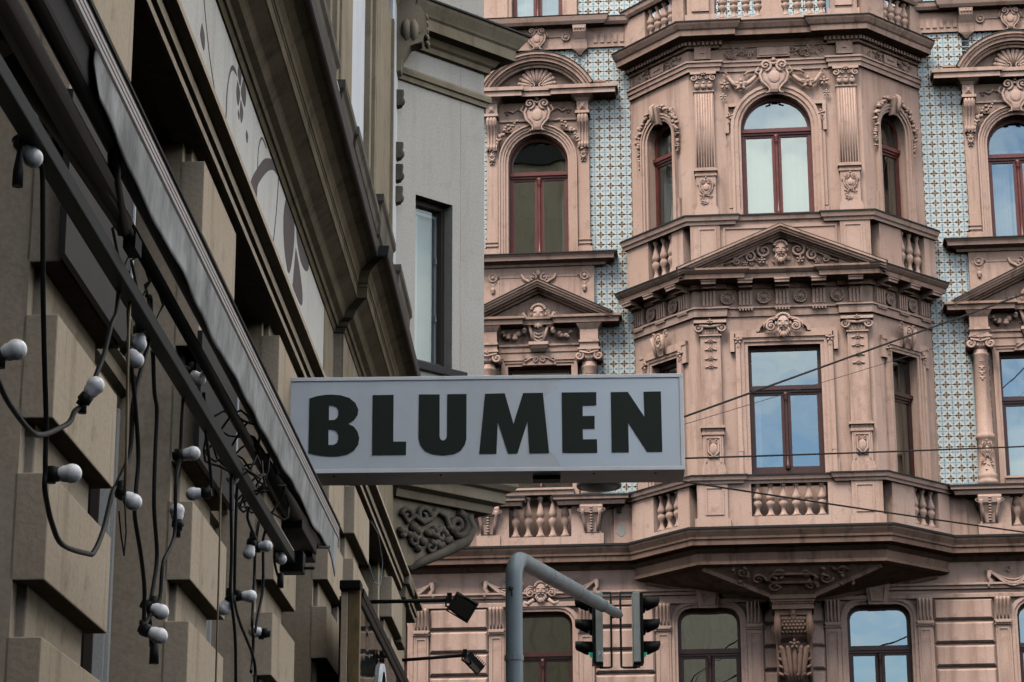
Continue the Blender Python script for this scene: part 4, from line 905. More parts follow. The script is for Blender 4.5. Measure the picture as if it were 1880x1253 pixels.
mask(m, 0, 8.35, .66, .14, False); flower(m, 0, 7.86, .6, .09)
for s in (-1, 1): m.spiral(s * .13, 7.17, .40, .08, 1.4, s)
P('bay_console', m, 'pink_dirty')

# ================================================================== the cream corner building on the left
L = thing('corner_building', 'cream corner building with painted frieze, dark cornice and a white corner oriel', 'building', (0, 0, 0), SA)
def Q(name, mb, mat='cream', mtx=None, **k): return emit(name, mb, mat, L, mtx, **k)
S0, S1 = -30.0, 26.0
PIER = [8.31 + 3.13 * k for k in range(-5, 4)]        # near edge of each pier
PW = 1.15
JG = 18.80                                            # the wall steps forward here
recess = [(p + PW, p + 3.13) for p in PIER[:-1]]
m = MB()
x = S0
for a, b in recess:
    m.box(x, a, -2.45, -2.0, 0, 6.05); m.box(a, b, -2.45, -2.0, 0, .6); x = b
m.box(x, JG, -2.45, -2.0, 0, 6.05)
m.box(S0, JG, -2.45, -2.0, 6.05, 7.6)
m.box(JG, 20.20, -2.45, -1.92, 0, 6.05); m.box(20.20, 22.55, -2.45, -1.92, 0, .6); m.box(22.55, S1, -2.45, -1.92, 0, 6.05); m.box(JG, S1, -2.45, -1.92, 6.05, 7.6)
m.box(S0, S1, -12, -11.6, 0, 8); m.box(S0, S0 + .4, -11.6, -2.45, 0, 8); m.box(S1 - .4, S1, -11.6, -2.45, 0, 8); m.box(S0 + .4, S1 - .4, -11.6, -2.45, 7.3, 7.6)
m.box(S0 + .4, S1 - .4, -4.6, -4.5, .1, 7.3)
Q('wall', m)
# piers of alternating blocks
wide = block = None
tops = [5.93 - .59 * k for k in range(9)]
wm = MB().box(0, PW, -.13, 0, 0, .39); nm = MB().box(.09, PW - .09, -.12, 0, 0, .20)
w0 = n0 = None
def put(src, mbx, s, n, z, name, mat='cream', bevel=.008):
    if src is None:
        o = Q(name, mbx, mat, bevel=bevel); o.location = (s, -n, z); return o
    o = src.copy(); C.objects.link(o); o.parent = L; o.location = (s, -n, z); return src
for i, p in enumerate(PIER):
    if p < 0.5: continue
    near = p + PW > 4
    for k, zt_ in enumerate(tops):
        if near: w0 = put(w0, wm, p, -1.885, zt_ - .39, 'stone_block', bevel=.005)
        n0 = put(n0, nm, p, -1.965, zt_ - .005 if k == 0 else zt_ + .001, 'stone_course') if k else n0
    c0 = Q('stone_course', MB().box(.09, PW - .09, -.12, 0, 0, .115), bevel=.006); c0.location = (p, 1.965, 5.93)
E1 = [(18.85, 20.18, -1.80), (22.75, 24.1, -1.80)]
for a, b, n in E1:
    we = MB().box(0, b - a, -.13, 0, 0, .39); ne = MB().box(.08, b - a - .08, -.12, 0, 0, .20); u = v = None
    for k, zt_ in enumerate(tops):
        u = put(u, we, a, n, zt_ - .39 - .0, 'stone_block')
        if k: v = put(v, ne, a, n - .08, zt_ + .001, 'stone_course')
    c0 = Q('stone_course', MB().box(.08, b - a - .08, -.12, 0, 0, .10), bevel=.006); c0.location = (a, -n + .08, 5.93)
for p in PIER:
    if 6 < p < 12: 
        Q('wall_board', MB().box(p - .1, p + PW - .01, -1.875, -1.85, 4.36, 5.0), 'board'); Q('board_edge', MB().box(p + PW - .012, p + PW + .004, -1.88, -1.842, 4.36, 5.0), 'pale')
# shop windows in the recesses
for a, b in [r for r in recess if r[1] > 4] + [(20.20, 22.55)]:
    wi = -2.33
    m = MB(); m.box(a, a + .09, wi - .08, wi, .6, 6.04); m.box(b - .09, b, wi - .08, wi, .6, 6.04); m.box(a, b, wi - .08, wi, 5.95, 6.04); m.box(a + .09, b - .09, wi - .08, wi, .6, .75)
    m.box((a + b) / 2 - .04, (a + b) / 2 + .04, wi - .08, wi + .02, .75, 4.62)
    fo = Q('shop_window', m, 'brown')
    t = MB().sweep([(0, 4.62), (.06, 4.63), (.07, 4.68), (.11, 4.70), (.115, 4.76), (.15, 4.78), (.155, 4.83), (.09, 4.90), (.06, 4.92), (.05, 4.99), (0, 5.0)], [(a + .0, wi), (b, wi)]); emit('transom', t, 'cornice', fo)
    emit('pane', MB().add([(a + .08, wi - .04, 5.0), (b - .08, wi - .04, 5.0), (b - .08, wi - .04, 5.96), (a + .08, wi - .04, 5.96)], [(0, 1, 2, 3)]), 'glass2', fo)
    for q0, q1 in ((a + .08, (a + b) / 2 - .03), ((a + b) / 2 + .03, b - .08)):
        emit('pane', MB().add([(q0, wi - .04, .74), (q1, wi - .04, .74), (q1, wi - .04, 4.63), (q0, wi - .04, 4.63)], [(0, 1, 2, 3)]), 'glass2', fo)
    m = MB(); m.box(b - .07, b - .002, wi, wi + .05, .6, 4.62); m.box(b - .05, b - .002, wi + .05, wi + .07, .6, 4.62); m.box(b - .03, b - .002, wi, wi + .05, 5.0, 5.95); emit('frame_trim', m, 'frieze', fo)
# string course, frieze, cornice: all jog outward at the oriel bay
JP = [(S0, -2.0), (JG, -2.0), (JG, -1.92), (S1, -1.92)]
Q('string_course', MB().sweep([(-.05, 6.03), (.10, 6.03), (.12, 6.032), (.12, 6.074), (.095, 6.078), (.095, 6.086), (.14, 6.09), (.14, 6.148), (.115, 6.152), (.115, 6.158), (.15, 6.160), (.175, 6.164), (.20, 6.168), (.20, 6.205), (0, 6.26)], JP), 'cream', bevel=.002)
m = MB(); m.sweep([(-.3, 6.27), (.008, 6.27), (.008, 7.24), (-.3, 7.24)], [(S0, -2.0), (18.08, -2.0)]); Q('frieze', m, 'frieze')
m = MB(); m.sweep([(-.3, 6.27), (.012, 6.27), (.012, 7.24), (-.3, 7.24)], [(18.08, -2.0), (JG - .01, -2.0)]); Q('pilaster_strip', m, 'cornice'); m = MB(); m.sweep([(-.3, 6.27), (.012, 6.27), (.012, 7.24), (-.3, 7.24)], [(JG + .0, -1.92), (24.2, -1.92)]); Q('pilaster_strip', m, 'cornice')
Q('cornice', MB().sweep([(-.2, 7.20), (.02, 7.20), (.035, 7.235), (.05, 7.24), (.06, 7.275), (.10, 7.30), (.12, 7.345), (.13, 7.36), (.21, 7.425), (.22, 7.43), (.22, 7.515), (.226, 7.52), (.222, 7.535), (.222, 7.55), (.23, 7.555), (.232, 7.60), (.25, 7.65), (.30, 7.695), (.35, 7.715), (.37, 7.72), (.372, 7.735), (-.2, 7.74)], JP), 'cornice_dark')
Q('gutter_edge', MB().sweep([(.30, 7.742), (.39, 7.722), (.40, 7.73), (.41, 7.81), (.39, 7.815), (.3, 7.84), (-.1, 7.90), (-.1, 7.745)], JP), 'flash')
# painted frieze ornament (flat paint, in the plane of the frieze)
PT = -2.0 + .008
def spl(pts, n=6):
    out = []
    for i in range(len(pts) - 1):
        p0, p1, p2, p3 = (Vector(pts[max(0, min(len(pts) - 1, i + j))]) for j in (-1, 0, 1, 2))
        for k in range(n):
            t = k / n; out.append(tuple(.5 * ((2 * p1) + (p2 - p0) * t + (2 * p0 - 5 * p1 + 4 * p2 - p3) * t * t + (3 * p1 - p0 - 3 * p2 + p3) * t ** 3)))
    return out + [tuple(pts[-1])]
def petal(*pts): 
    q = spl(list(pts) + [pts[0]], 5)[:-1]; Q('painted_petal', MB().prism(q, PT, PT + .002), 'painted')
def band(a, b): Q('painted_stem', MB().prism(spl(a) + spl(b)[::-1], PT, PT + .002), 'painted')
def stroke(pts, w0, w1=None):
    p = [Vector(q) for q in spl(pts)]; w1 = w1 or w0; A, Bq = [], []
    for i, q in enumerate(p):
        t = (p[min(i + 1, len(p) - 1)] - p[max(i - 1, 0)]).normalized(); n = Vector((-t.y, t.x)) * (w0 + (w1 - w0) * i / len(p)) / 2; A.append(tuple(q + n)); Bq.append(tuple(q - n))
    Q('painted_stem', MB().prism(A + Bq[::-1], PT, PT + .002), 'painted')
def motif(ds):
    S = lambda *p: [(x + ds, z) for x, z in p]
    petal(*S((11.84, 6.87), (11.80, 6.78), (11.93, 6.75), (11.94, 6.83)))
    stroke(S((11.80, 7.12), (11.88, 7.02), (11.99, 6.91), (12.14, 6.79), (12.29, 6.71), (12.5, 6.6)), .022, .012)
    band(S((12.74, 6.60), (12.76, 6.72), (12.77, 6.86), (12.85, 7.01), (12.94, 7.09), (13.06, 7.12), (13.14, 7.11)), S((12.76, 6.60), (12.785, 6.73), (12.80, 6.88), (12.88, 7.01), (12.98, 7.075), (13.07, 7.095), (13.14, 7.105)))
    for p in (((13.21, 7.22), (13.17, 7.14), (13.28, 7.10), (13.31, 7.20)), ((13.17, 7.09), (13.14, 7.0), (13.22, 6.95), (13.28, 7.05)), ((13.40, 7.20), (13.32, 7.08), (13.49, 7.05), (13.52, 7.16)), ((13.32, 7.03), (13.30, 6.95), (13.37, 6.90), (13.43, 6.99)), ((13.23, 6.93), (13.22, 6.90), (13.27, 6.88), (13.29, 6.92)), ((13.59, 6.94), (13.57, 6.90), (13.63, 6.87), (13.66, 6.93))): petal(*S(*p))
    stroke(S((14.10, 6.6), (14.11, 6.8), (14.13, 7.02), (14.27, 7.15), (14.49, 7.17)), .022, .014)
    band(S((13.72, 6.55), (13.86, 6.72), (14.13, 6.90), (14.45, 7.08), (14.87, 7.225), (15.07, 7.235)), S((14.0, 6.55), (14.12, 6.76), (14.29, 6.88), (14.58, 7.04), (14.88, 7.16), (15.12, 7.20)))
    stroke(S((15.13, 7.22), (15.09, 7.02), (14.97, 6.73), (14.85, 6.55)), .03, .02)
    for p in (((15.56, 7.22), (15.44, 7.04), (15.52, 6.84), (15.80, 6.74), (16.03, 7.01), (16.0, 7.22)), ((16.16, 7.21), (16.23, 7.12), (16.49, 7.05), (16.83, 7.09), (16.96, 7.20), (16.5, 7.225)), ((16.16, 7.05), (16.05, 6.78), (16.06, 6.72), (16.55, 6.74), (16.61, 6.85), (16.41, 6.97))): petal(*S(*p))
motif(0); motif(-6.3)
# upper storey wall
m = MB(); UW = -1.95
upw = [17.2 + 3.13 * k for k in range(-3, 2)]
m.box(S0, 26.0, -2.6, UW, 7.8, 22.0); m.box(S0, 26.0, -12, -11.6, 7.9, 22); m.box(S0, S0 + .4, -11.6, -2.6, 7.9, 22); m.box(25.6, 26.0, -11.6, -2.6, 7.9, 22)
Q('upper_wall', m, 'cream')
Q('roof', MB().sweep([(-.6, 22.0), (.5, 22.05), (.55, 22.3), (-4, 25), (-10, 22.0)], [(S0, -2.0), (26.1, -2.0)]), 'flash')
m = MB()
for a, b, d in ((17.22, 17.34, .06), (17.34, 17.50, .10), (17.50, 17.60, .07), (17.60, 17.70, .11), (17.70, 17.84, .05), (20.45, 20.6, .08), (20.6, 20.9, .05), (20.9, 21.0, .09), (21.0, 21.15, .03), (21.15, 21.25, .08)): m.box(a, b, UW - .02, UW + d, 7.9, 13.4)
Q('window_surround', m, 'cornice', bevel=.006)
m = MB(); m.box(17.84, 19.15, UW - .02, UW + .04, 7.9, 21.9); Q('pilaster_strip', m, 'cornice')
Q('pilaster_strip', MB().box(19.15, 20.45, UW - .02, UW + .025, 7.9, 21.9), 'pale')
m = MB(); m.box(21.25, 23.1, UW - .02, UW + .05, 7.9, 11.9); m.box(23.1, 23.2, UW - .02, UW + .08, 7.9, 11.9); m.box(23.25, 23.32, UW - .02, UW + .07, 7.9, 11.9); Q('pilaster_strip', m, 'cornice')
Q('pilaster_strip', MB().box(23.34, 24.10, UW - .02, UW + .045, 7.9, 21.9), 'pale')
# sooty sill blocks standing on the cornice
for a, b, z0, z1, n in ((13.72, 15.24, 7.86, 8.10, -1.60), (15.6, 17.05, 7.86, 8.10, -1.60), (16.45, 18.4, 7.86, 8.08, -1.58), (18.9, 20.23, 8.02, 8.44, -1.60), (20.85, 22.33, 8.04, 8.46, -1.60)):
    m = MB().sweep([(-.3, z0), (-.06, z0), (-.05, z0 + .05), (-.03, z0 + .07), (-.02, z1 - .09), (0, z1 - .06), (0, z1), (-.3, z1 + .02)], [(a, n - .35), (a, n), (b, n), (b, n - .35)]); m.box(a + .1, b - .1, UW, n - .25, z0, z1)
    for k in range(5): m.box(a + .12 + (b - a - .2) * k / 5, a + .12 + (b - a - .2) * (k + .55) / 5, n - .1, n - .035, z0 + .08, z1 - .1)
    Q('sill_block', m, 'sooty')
m = MB(); m.box(15.42, 15.60, UW, -1.64, 7.86, 8.02); Q('sill_block', m, 'pale')
# hood bracket beside the oriel
m = MB(); m.spiral(24.0, 12.15, -1.72, .20, 1.5, -1, 90, .07); m.spiral(24.0, 12.15, -1.80, .20, 1.5, -1, 90, .07)
def yz(ptsw, s0, s1): return [[(s0, w, z) for w, z in ptsw], [(s1, w, z) for w, z in ptsw]]
prof = [(-1.95, 12.9), (-1.62, 12.85), (-1.60, 12.55), (-1.66, 12.42), (-1.60, 12.30), (-1.58, 12.12), (-1.64, 11.98), (-1.76, 11.94), (-1.84, 11.80), (-1.86, 11.66), (-1.95, 11.62)]
m.loft(yz(prof, 23.9, 24.08)); m.tube([(23.88, -1.70, 12.16), (24.1, -1.70, 12.16)], .085, 10)
for k in range(5): m.blob((23.99, -1.60 + .005 * k, 12.30 - .08 * k), (.1, .03, .03))
Q('bracket', m, 'cornice')
m = MB(); m.box(21.0, 24.0, UW, -1.70, 12.62, 12.75); m.loft([[(21.0, UW, 12.3), (21.0, -1.78, 12.62), (21.0, UW, 12.62)], [(23.9, UW, 12.3), (23.9, -1.78, 12.62), (23.9, UW, 12.62)]]); Q('window_hood', m, 'cornice')
for z in (11.35, 10.75, 10.5, 10.25):
    Q('drop_ornament', MB().loft([[(23.93, UW, z - .10), (24.06, UW, z - .10), (24.06, UW, z + .10), (23.93, UW, z + .10)], [(23.95, -1.85, z - .07), (24.05, -1.85, z - .07), (24.05, -1.83, z + .10), (23.95, -1.83, z + .10)]]).blob((24.0, -1.85, z - .02), (.04, .035, .05)), 'sooty')
# corner oriel with a splayed side
OP = [(24.12, -1.92), (25.02, -1.01), (25.93, -1.92)]
OF = face(OP[0], OP[1]); OL = math.hypot(OP[1][0] - OP[0][0], OP[1][1] - OP[0][1])
m = MB(); wall(m, 0, OL, 7.40, 12.5, -.35, 0, [('rect', .43 * OL, .265, 8.53, 10.39)]); m.box(0, OL, -.35, 0, 12.5, 22); Q('oriel_wall', m, 'white', OF)
OB = face(OP[1], OP[2]); Q('oriel_wall', MB().box(0, OL, -.35, 0, 7.4, 22.0), 'white', OB)
cx = .43 * OL
f = MB(); f.ring(opath('rect', cx, .265, 8.53, 10.39, .02), opath('rect', cx, .265, 8.53, 10.39, -.045), -.20, -.13); f.box(cx - .265, cx + .265, -.20, -.12, 8.51, 8.60)
fo = emit('window', f, 'brown', L, OF)
emit('pane', MB().add([(cx - .22, -.17, 8.59), (cx + .22, -.17, 8.59), (cx + .22, -.17, 10.35), (cx - .22, -.17, 10.35)], [(0, 1, 2, 3)]), 'glass3', fo)
f = MB(); f.ring(opath('rect', cx + .03, .20, 8.58, 10.30, .0), opath('rect', cx + .03, .20, 8.58, 10.30, -.03), -.27, -.22); f.box(cx - .17, cx - .02, -.30, -.25, 8.6, 10.3); f.box(cx + .195, cx + .225, -.24, -.20, 9.1, 9.16); f.box(cx + .195, cx + .225, -.24, -.20, 9.75, 9.82); emit('inner_sash', f, 'pale', fo)
emit('curtain', MB().add([(cx - .02, -.29, 8.6), (cx + .26, -.29, 8.6), (cx + .26, -.29, 10.35), (cx - .02, -.29, 10.35)], [(0, 1, 2, 3)]), 'curtain', fo)
Q('sill', MB().box(cx - .36, cx + .45, -.10, .05, 8.44, 8.525), 'flash', OF, bevel=.008)
Q('string_course', MB().sweep([(0, 11.64), (.03, 11.65), (.035, 11.70), (.06, 11.71), (.065, 11.76), (.05, 11.79), (0, 11.80)], OP), 'cornice')
Q('oriel_cornice', MB().sweep([(0, 12.05), (.05, 12.06), (.055, 12.12), (.09, 12.14), (.13, 12.20), (.25, 12.21), (.255, 12.33), (.28, 12.35), (.29, 12.37), (.35, 12.46), (.36, 12.50), (0, 12.56)], OP), 'cornice')
Q('flashing', MB().sweep([(0, 12.562), (.37, 12.502), (.385, 12.495), (.385, 12.515), (0, 12.585)], OP), 'flash')
Q('oriel_base', MB().sweep([(-.3, 7.02), (.06, 7.02), (.08, 7.10), (.16, 7.13), (.17, 7.24), (.22, 7.26), (.26, 7.31), (.27, 7.36), (.30, 7.40), (.02, 7.46), (-.3, 7.46)], OP), 'cornice', bevel=.006)
# carved corbel below: a splayed console, deep at the top and dying into the wall
m = MB(); A = math.sqrt(.5); zs = [(7.03, 1.16), (6.9, 1.14), (6.75, 1.04), (6.62, .84), (6.50, .58), (6.40, .34), (6.30, .18), (6.18, .10)]
loops = []
for z, t in zs: loops.append([(24.12, -2.3, z), (24.12, -1.93, z), (24.12 + t * A, -1.93 + t * A, z), (24.12 + 2 * t * A, -1.93, z), (24.12 + 2 * t * A, -2.3, z)])
m.loft(loops); Q('corbel', m, 'cornice')
m = MB()
def oc(x, z, out=.03): return (24.12 + x * A - out * A, -1.93 + x * A + out * A, z)
def ospi(cx_, cz_, r, turns, hand, st, th):
    n = int(turns * 12); pts = []; rs = []
    for i in range(n + 1):
        f_ = i / n; a = R(st) + hand * turns * 2 * PI * f_; rr = r * (1 - .85 * f_); pts.append(oc(cx_ + rr * math.cos(a), cz_ + rr * math.sin(a))); rs.append(th * (1 - .4 * f_))
    m.tube(pts, rs, 6)
m.tube([oc(x, z, .04) for x, z in ((1.02, 6.96), (1.10, 6.84), (1.02, 6.70), (.84, 6.60), (.60, 6.48), (.38, 6.38), (.22, 6.28))], [.05, .06, .06, .06, .05, .045, .03], 6)
ospi(.90, 6.84, .15, 1.5, -1, 90, .05); ospi(.66, 6.70, .08, 1.2, 1, 0, .04); ospi(.42, 6.88, .10, 1.3, 1, 0, .035); ospi(.20, 6.84, .09, 1.3, -1, 180, .03); ospi(.30, 6.60, .07, 1.2, 1, 90, .03); ospi(.52, 6.56, .07, 1.2, -1, 90, .03)
m.tube([oc(x, z) for x, z in ((.88, 6.72), (.78, 6.80), (.72, 6.92), (.60, 6.96), (.52, 6.86), (.42, 6.80), (.30, 6.86), (.20, 6.78), (.12, 6.88))], [.03, .035, .035, .04, .035, .03, .03, .03, .02], 6)
rg = random.Random(3)
for k in range(26):
    x = rg.uniform(.1, .9); z = 6.55 + .12 * x + rg.uniform(-.08, .16); m.blob(oc(x, z, .03), (.05, .05, .035), rg.random() * 3, 7, 4)
Q('corbel_relief', m, 'sooty')
m = MB(); m.box(23.95, 24.7, -2.2, -1.72, 6.08, 6.20); m.box(24.0, 24.6, -2.2, -1.76, 5.95, 6.08); m.box(24.03, 24.55, -2.2, -1.80, 5.5, 5.95); Q('corbel_stone', m, 'cornice', bevel=.01)

# ================================================================== unseen houses added to cut the sky light reaching the street
def plain_block(name, label, x0, x1, y0, y1, h, side):
    """grey house: the wall with window openings stands on the side that looks at the street"""
    g = thing(name, label, 'building', (0, 0, 0), SA); m = MB(); prev = 0.0
    horiz = side == 'w'
    a0, a1 = (x0, x1) if horiz else (y0, y1)
    def bx(p, q, za, zb): (m.box(p, q, y0, y0 + .4, za, zb) if horiz else m.box(x1 - .4, x1, p, q, za, zb))
    z = 1.2
    while z + 2.6 < h:
        bx(a0, a1, prev, z); q = a0; p = a0 + 1.1
        while p + 1.2 < a1: bx(q, p, z, z + 1.9); q = p + 1.2; p += 2.6
        bx(q, a1, z, z + 1.9); prev = z + 1.9; z += 3.6
    bx(a0, a1, prev, h)
    if horiz: m.box(x0, x1, y1 - .4, y1, 0, h); m.box(x0, x0 + .4, y0 + .4, y1 - .4, 0, h); m.box(x1 - .4, x1, y0 + .4, y1 - .4, 0, h)
    else: m.box(x0, x0 + .4, y0, y1, 0, h); m.box(x0 + .4, x1 - .4, y0, y0 + .4, 0, h); m.box(x0 + .4, x1 - .4, y1 - .4, y1, 0, h)
    emit('wall', m, 'grey', g); emit('roof', MB().box(x0 - .4, x1 + .4, y0 - .4, y1 + .4, h, h + .4), 'flash', g)
    emit('pane', (MB().add([(x0 + .4, y0 + .15, 1), (x1 - .4, y0 + .15, 1), (x1 - .4, y0 + .15, h - .5), (x0 + .4, y0 + .15, h - .5)], [(0, 1, 2, 3)]) if horiz else MB().add([(x1 - .15, y0 + .4, 1), (x1 - .15, y1 - .4, 1), (x1 - .15, y1 - .4, h - .5), (x1 - .15, y0 + .4, h - .5)], [(0, 1, 2, 3)])), 'dim', g)
plain_block('sky_blocker_house', 'plain grey house added unseen on the right to limit sky light in the street', -12, 16, 15, 25, 9.5, 'w')
plain_block('sky_blocker_house', 'plain grey house added unseen behind the camera to shade the street', -26, -14, -1.8, 12, 13.5, 'e')

# ================================================================== BLUMEN sign
SG = thing('shop_sign', 'long white box sign reading BLUMEN in dark capitals, projecting over the street', 'sign', (0, 0, 0), SA)
# sign frame: local x = across the street (n), local w = towards the camera, z up
SM = Matrix.Translation((15.2, 0, 0)) @ Matrix.Rotation(R(-90), 4, 'Z')      # child frame inside the street frame
SM = Matrix(((0, 1, 0, 15.2), (-1, 0, 0, 0), (0, 0, 1, 0), (0, 0, 0, 1)))
def SP(name, mb, mat, par=SG, bevel=0): return emit(name, mb, mat, par, SM if par is SG else None, bevel=bevel)
m = MB(); m.box(-1.915, .685, -.35, -.012, 5.185, 5.818); SP('housing', m, 'signunder', bevel=.004)
m = MB(); fr = .022
m.box(-1.92, .69, -.36, 0, 5.798, 5.824); m.box(-1.92, .69, -.36, 0, 5.176, 5.204); m.box(-1.92, -1.888, -.36, -.001, 5.204, 5.798); m.box(.664, .69, -.36, -.001, 5.204, 5.798); SP('frame', m, 'signframe', bevel=.003)
SP('panel', MB().box(-1.888, .664, -.012, -.007, 5.204, 5.798), 'signface')
SP('reflection_patch', MB().prism([(-.103, 5.796), (-.147, 5.75), (-.129, 5.731), (-.198, 5.69), (-.223, 5.672), (-.19, 5.50), (-.186, 5.312), (-.15, 5.27), (-.116, 5.206), (.662, 5.206), (.662, 5.796)], -.007, -.0062), 'signface2')  # lighter sheet, its colour standing in for a reflection on the sign face
LET = {
    'B': [[(-1.76, 5.313), (-1.761, 5.682), (-1.716, 5.697), (-1.658, 5.706), (-1.615, 5.707), (-1.557, 5.702), (-1.498, 5.683), (-1.458, 5.649), (-1.438, 5.604), (-1.442, 5.567), (-1.467, 5.53), (-1.503, 5.508), (-1.466, 5.489), (-1.441, 5.455), (-1.429, 5.411), (-1.436, 5.366), (-1.464, 5.326), (-1.507, 5.301), (-1.564, 5.29), (-1.614, 5.289), (-1.679, 5.295), (-1.73, 5.305)], [(-1.631, 5.632), (-1.606, 5.632), (-1.581, 5.62), (-1.569, 5.598), (-1.569, 5.572), (-1.576, 5.55), (-1.594, 5.535), (-1.63, 5.534)], [(-1.632, 5.47), (-1.603, 5.47), (-1.578, 5.459), (-1.567, 5.431), (-1.566, 5.405), (-1.576, 5.379), (-1.598, 5.367), (-1.63, 5.367)]],
    'L': [[(-1.345, 5.7), (-1.207, 5.701), (-1.207, 5.385), (-1.122, 5.384), (-1.123, 5.295), (-1.344, 5.295)]],
    'U': [[(-1.041, 5.702), (-0.905, 5.7), (-0.904, 5.416), (-0.898, 5.397), (-0.881, 5.388), (-0.864, 5.397), (-0.856, 5.415), (-0.855, 5.701), (-0.728, 5.701), (-0.729, 5.399), (-0.739, 5.359), (-0.767, 5.318), (-0.81, 5.297), (-0.882, 5.289), (-0.954, 5.298), (-1.0, 5.321), (-1.029, 5.358), (-1.042, 5.406)]],
    'M': [[(-0.607, 5.701), (-0.478, 5.703), (-0.421, 5.496), (-0.358, 5.703), (-0.228, 5.703), (-0.19, 5.298), (-0.319, 5.297), (-0.33, 5.51), (-0.396, 5.298), (-0.457, 5.297), (-0.524, 5.508), (-0.533, 5.297), (-0.645, 5.297)]],
    'E': [[(-0.105, 5.704), (0.122, 5.704), (0.121, 5.614), (0.032, 5.613), (0.031, 5.543), (0.109, 5.544), (0.108, 5.457), (0.03, 5.457), (0.031, 5.386), (0.122, 5.386), (0.123, 5.296), (-0.104, 5.297)]],
    'N': [[(0.216, 5.703), (0.328, 5.703), (0.433, 5.534), (0.43, 5.703), (0.544, 5.704), (0.545, 5.298), (0.446, 5.298), (0.327, 5.493), (0.328, 5.297), (0.216, 5.297)]]}
for ch in 'BLUMEN': SP('letter', MB().prism(LET[ch][0], -.0062, -.003, LET[ch][1:]), 'letter')
m = MB(); m.box(-.30, -.12, -.22, -.12, 5.150, 5.178); SP('lamp_fitting', m, 'black')
for x in (-1.6, -.9, .1, .5): SP('screw', MB().lathe([(.008, 0), (.008, .006)], x, -.08, 6, 5.171), 'black')
m = MB(); m.box(-2.05, -1.92, -.25, -.1, 5.4, 5.6); SP('bracket', m, 'black')

# ================================================================== awning over the shop front
AW = thing('awning', 'rolled grey awning with ribbed aluminium front rail and wavy hanging valance', 'awning', (0, 0, 0), SA)
def AP(name, mb, mat, par=None, **k): return emit(name, mb, mat, par or AW, **k)
def sag(s): return .02 * math.sin(PI * (s - 1.0) / 8.8)
ss = [1.0 + 8.81 * i / 24 for i in range(25)]
RP = [(-.05, -.030), (-.005, -.030), (0, -.026), (0, -.015), (-.005, -.0125), (0, -.010), (0, 0), (-.005, .0025), (0, .005), (0, .015), (-.005, .0175), (0, .02), (-.01, .026), (-.05, .026)]
m = MB(); m.loft([[(s, -1.0 + o, 3.657 + z - sag(s) * .5) for o, z in RP] for s in ss]); AP('front_rail', m, 'alu')
m = MB(); m.loft([[(s, -1.0 + o, 3.657 + z - sag(s) * .5) for o, z in ((-.06, .027), (.003, .027), (.003, .034), (-.06, .034))] for s in ss]); AP('rail_cap', m, 'black')
VB = [(4.66, .03), (4.72, .085), (4.85, .095), (5.1, .105), (5.6, .118), (6.46, .13), (7.4, .128), (8.41, .118), (8.95, .12), (9.45, .115), (9.6, .125), (9.82, .165)]
def vdrop(s):
    for (a, p), (b, q) in zip(VB[:-1], VB[1:]):
        if s <= b: return p + (q - p) * max(0, (s - a) / (b - a))
    return VB[-1][1]
m = MB(); n = 240; cols = []
for i in range(n + 1):
    s = 4.66 + 5.14 * i / n; d = vdrop(s) + .004 * math.sin(s * 7.1 + 1) + .0025 * math.sin(s * 19)
    zt_ = 3.63 - sag(s) * .5; col = []
    for j in range(9):
        f = j / 8; col.append((s, -1.008 - .006 * f + f * (.003 * math.sin(s * 5.3 + f * 2) + .0015 * math.sin(s * 13 + 2 * f)), zt_ - d * f))
    cols.append(col)
m.loft(cols, False, False, True); o = AP('valance', m, 'cloth'); sm = o.modifiers.new('thickness', 'SOLIDIFY'); sm.thickness = .003
m = MB(); m.loft([[(s, -1.035 + o, 3.595 + z) for o, z in ((-.028, -.05), (-.01, -.062), (.012, -.05), (.02, .05), (-.028, .05))] for s in (1.0, 9.55)]); AP('cloth_roll', m, 'black', bevel=.01)
m = MB(); m.tube([(1.0, -1.075, 3.49), (5.2, -1.075, 3.49)], .030, 8); m.tube([(5.2, -1.075, 3.49), (9.3, -1.075, 3.49)], .017, 8); AP('torsion_bar', m, 'black')
# folding arms lying along the bar, shoulder joints and wall brackets
m = MB(); m.tube([(4.35, -1.13, 3.52), (4.8, -1.10, 3.50), (5.35, -1.07, 3.47)], [.036, .03, .024], 8); AP('folding_arm', m, 'black')
m = MB(); m.lathe([(.07, 0), (.075, .03), (.06, .05), (.06, .10), (.03, .12)], 4.30, -1.16, 12, 3.47); m.box(4.2, 4.27, -1.22, -1.15, 3.46, 3.64); AP('shoulder_joint', m, 'black', bevel=.006)
m = MB(); m.tube([(5.0, -1.03, 3.57), (5.12, -1.05, 3.50), (5.35, -1.07, 3.45)], .016, 6); AP('elbow_joint', m, 'black'); m = MB(); m.tube([(5.3, -1.07, 3.48), (5.42, -1.06, 3.44)], .016, 6); m.box(5.38, 5.46, -1.075, -1.045, 3.42, 3.46); AP('elbow_joint', m, 'black')
m = MB(); m.tube([(7.6, -1.07, 3.50), (8.6, -1.06, 3.50), (9.35, -1.05, 3.52)], [.02, .035, .03], 8); AP('folding_arm', m, 'black')
m = MB(); m.box(8.75, 9.25, -1.11, -1.03, 3.45, 3.57); m.box(9.2, 9.32, -1.10, -1.04, 3.43, 3.48); m.tube([(9.25, -1.03, 3.48), (9.5, -1.01, 3.53)], .008, 6); AP('end_casting', m, 'black', bevel=.012)
for s in (2.2,):
    m = MB(); m.box(s - .04, s + .04, -1.95, -1.10, 3.52, 3.56); m.box(s - .05, s + .05, -1.95, -1.89, 3.4, 3.7); AP('wall_bracket', m, 'black')
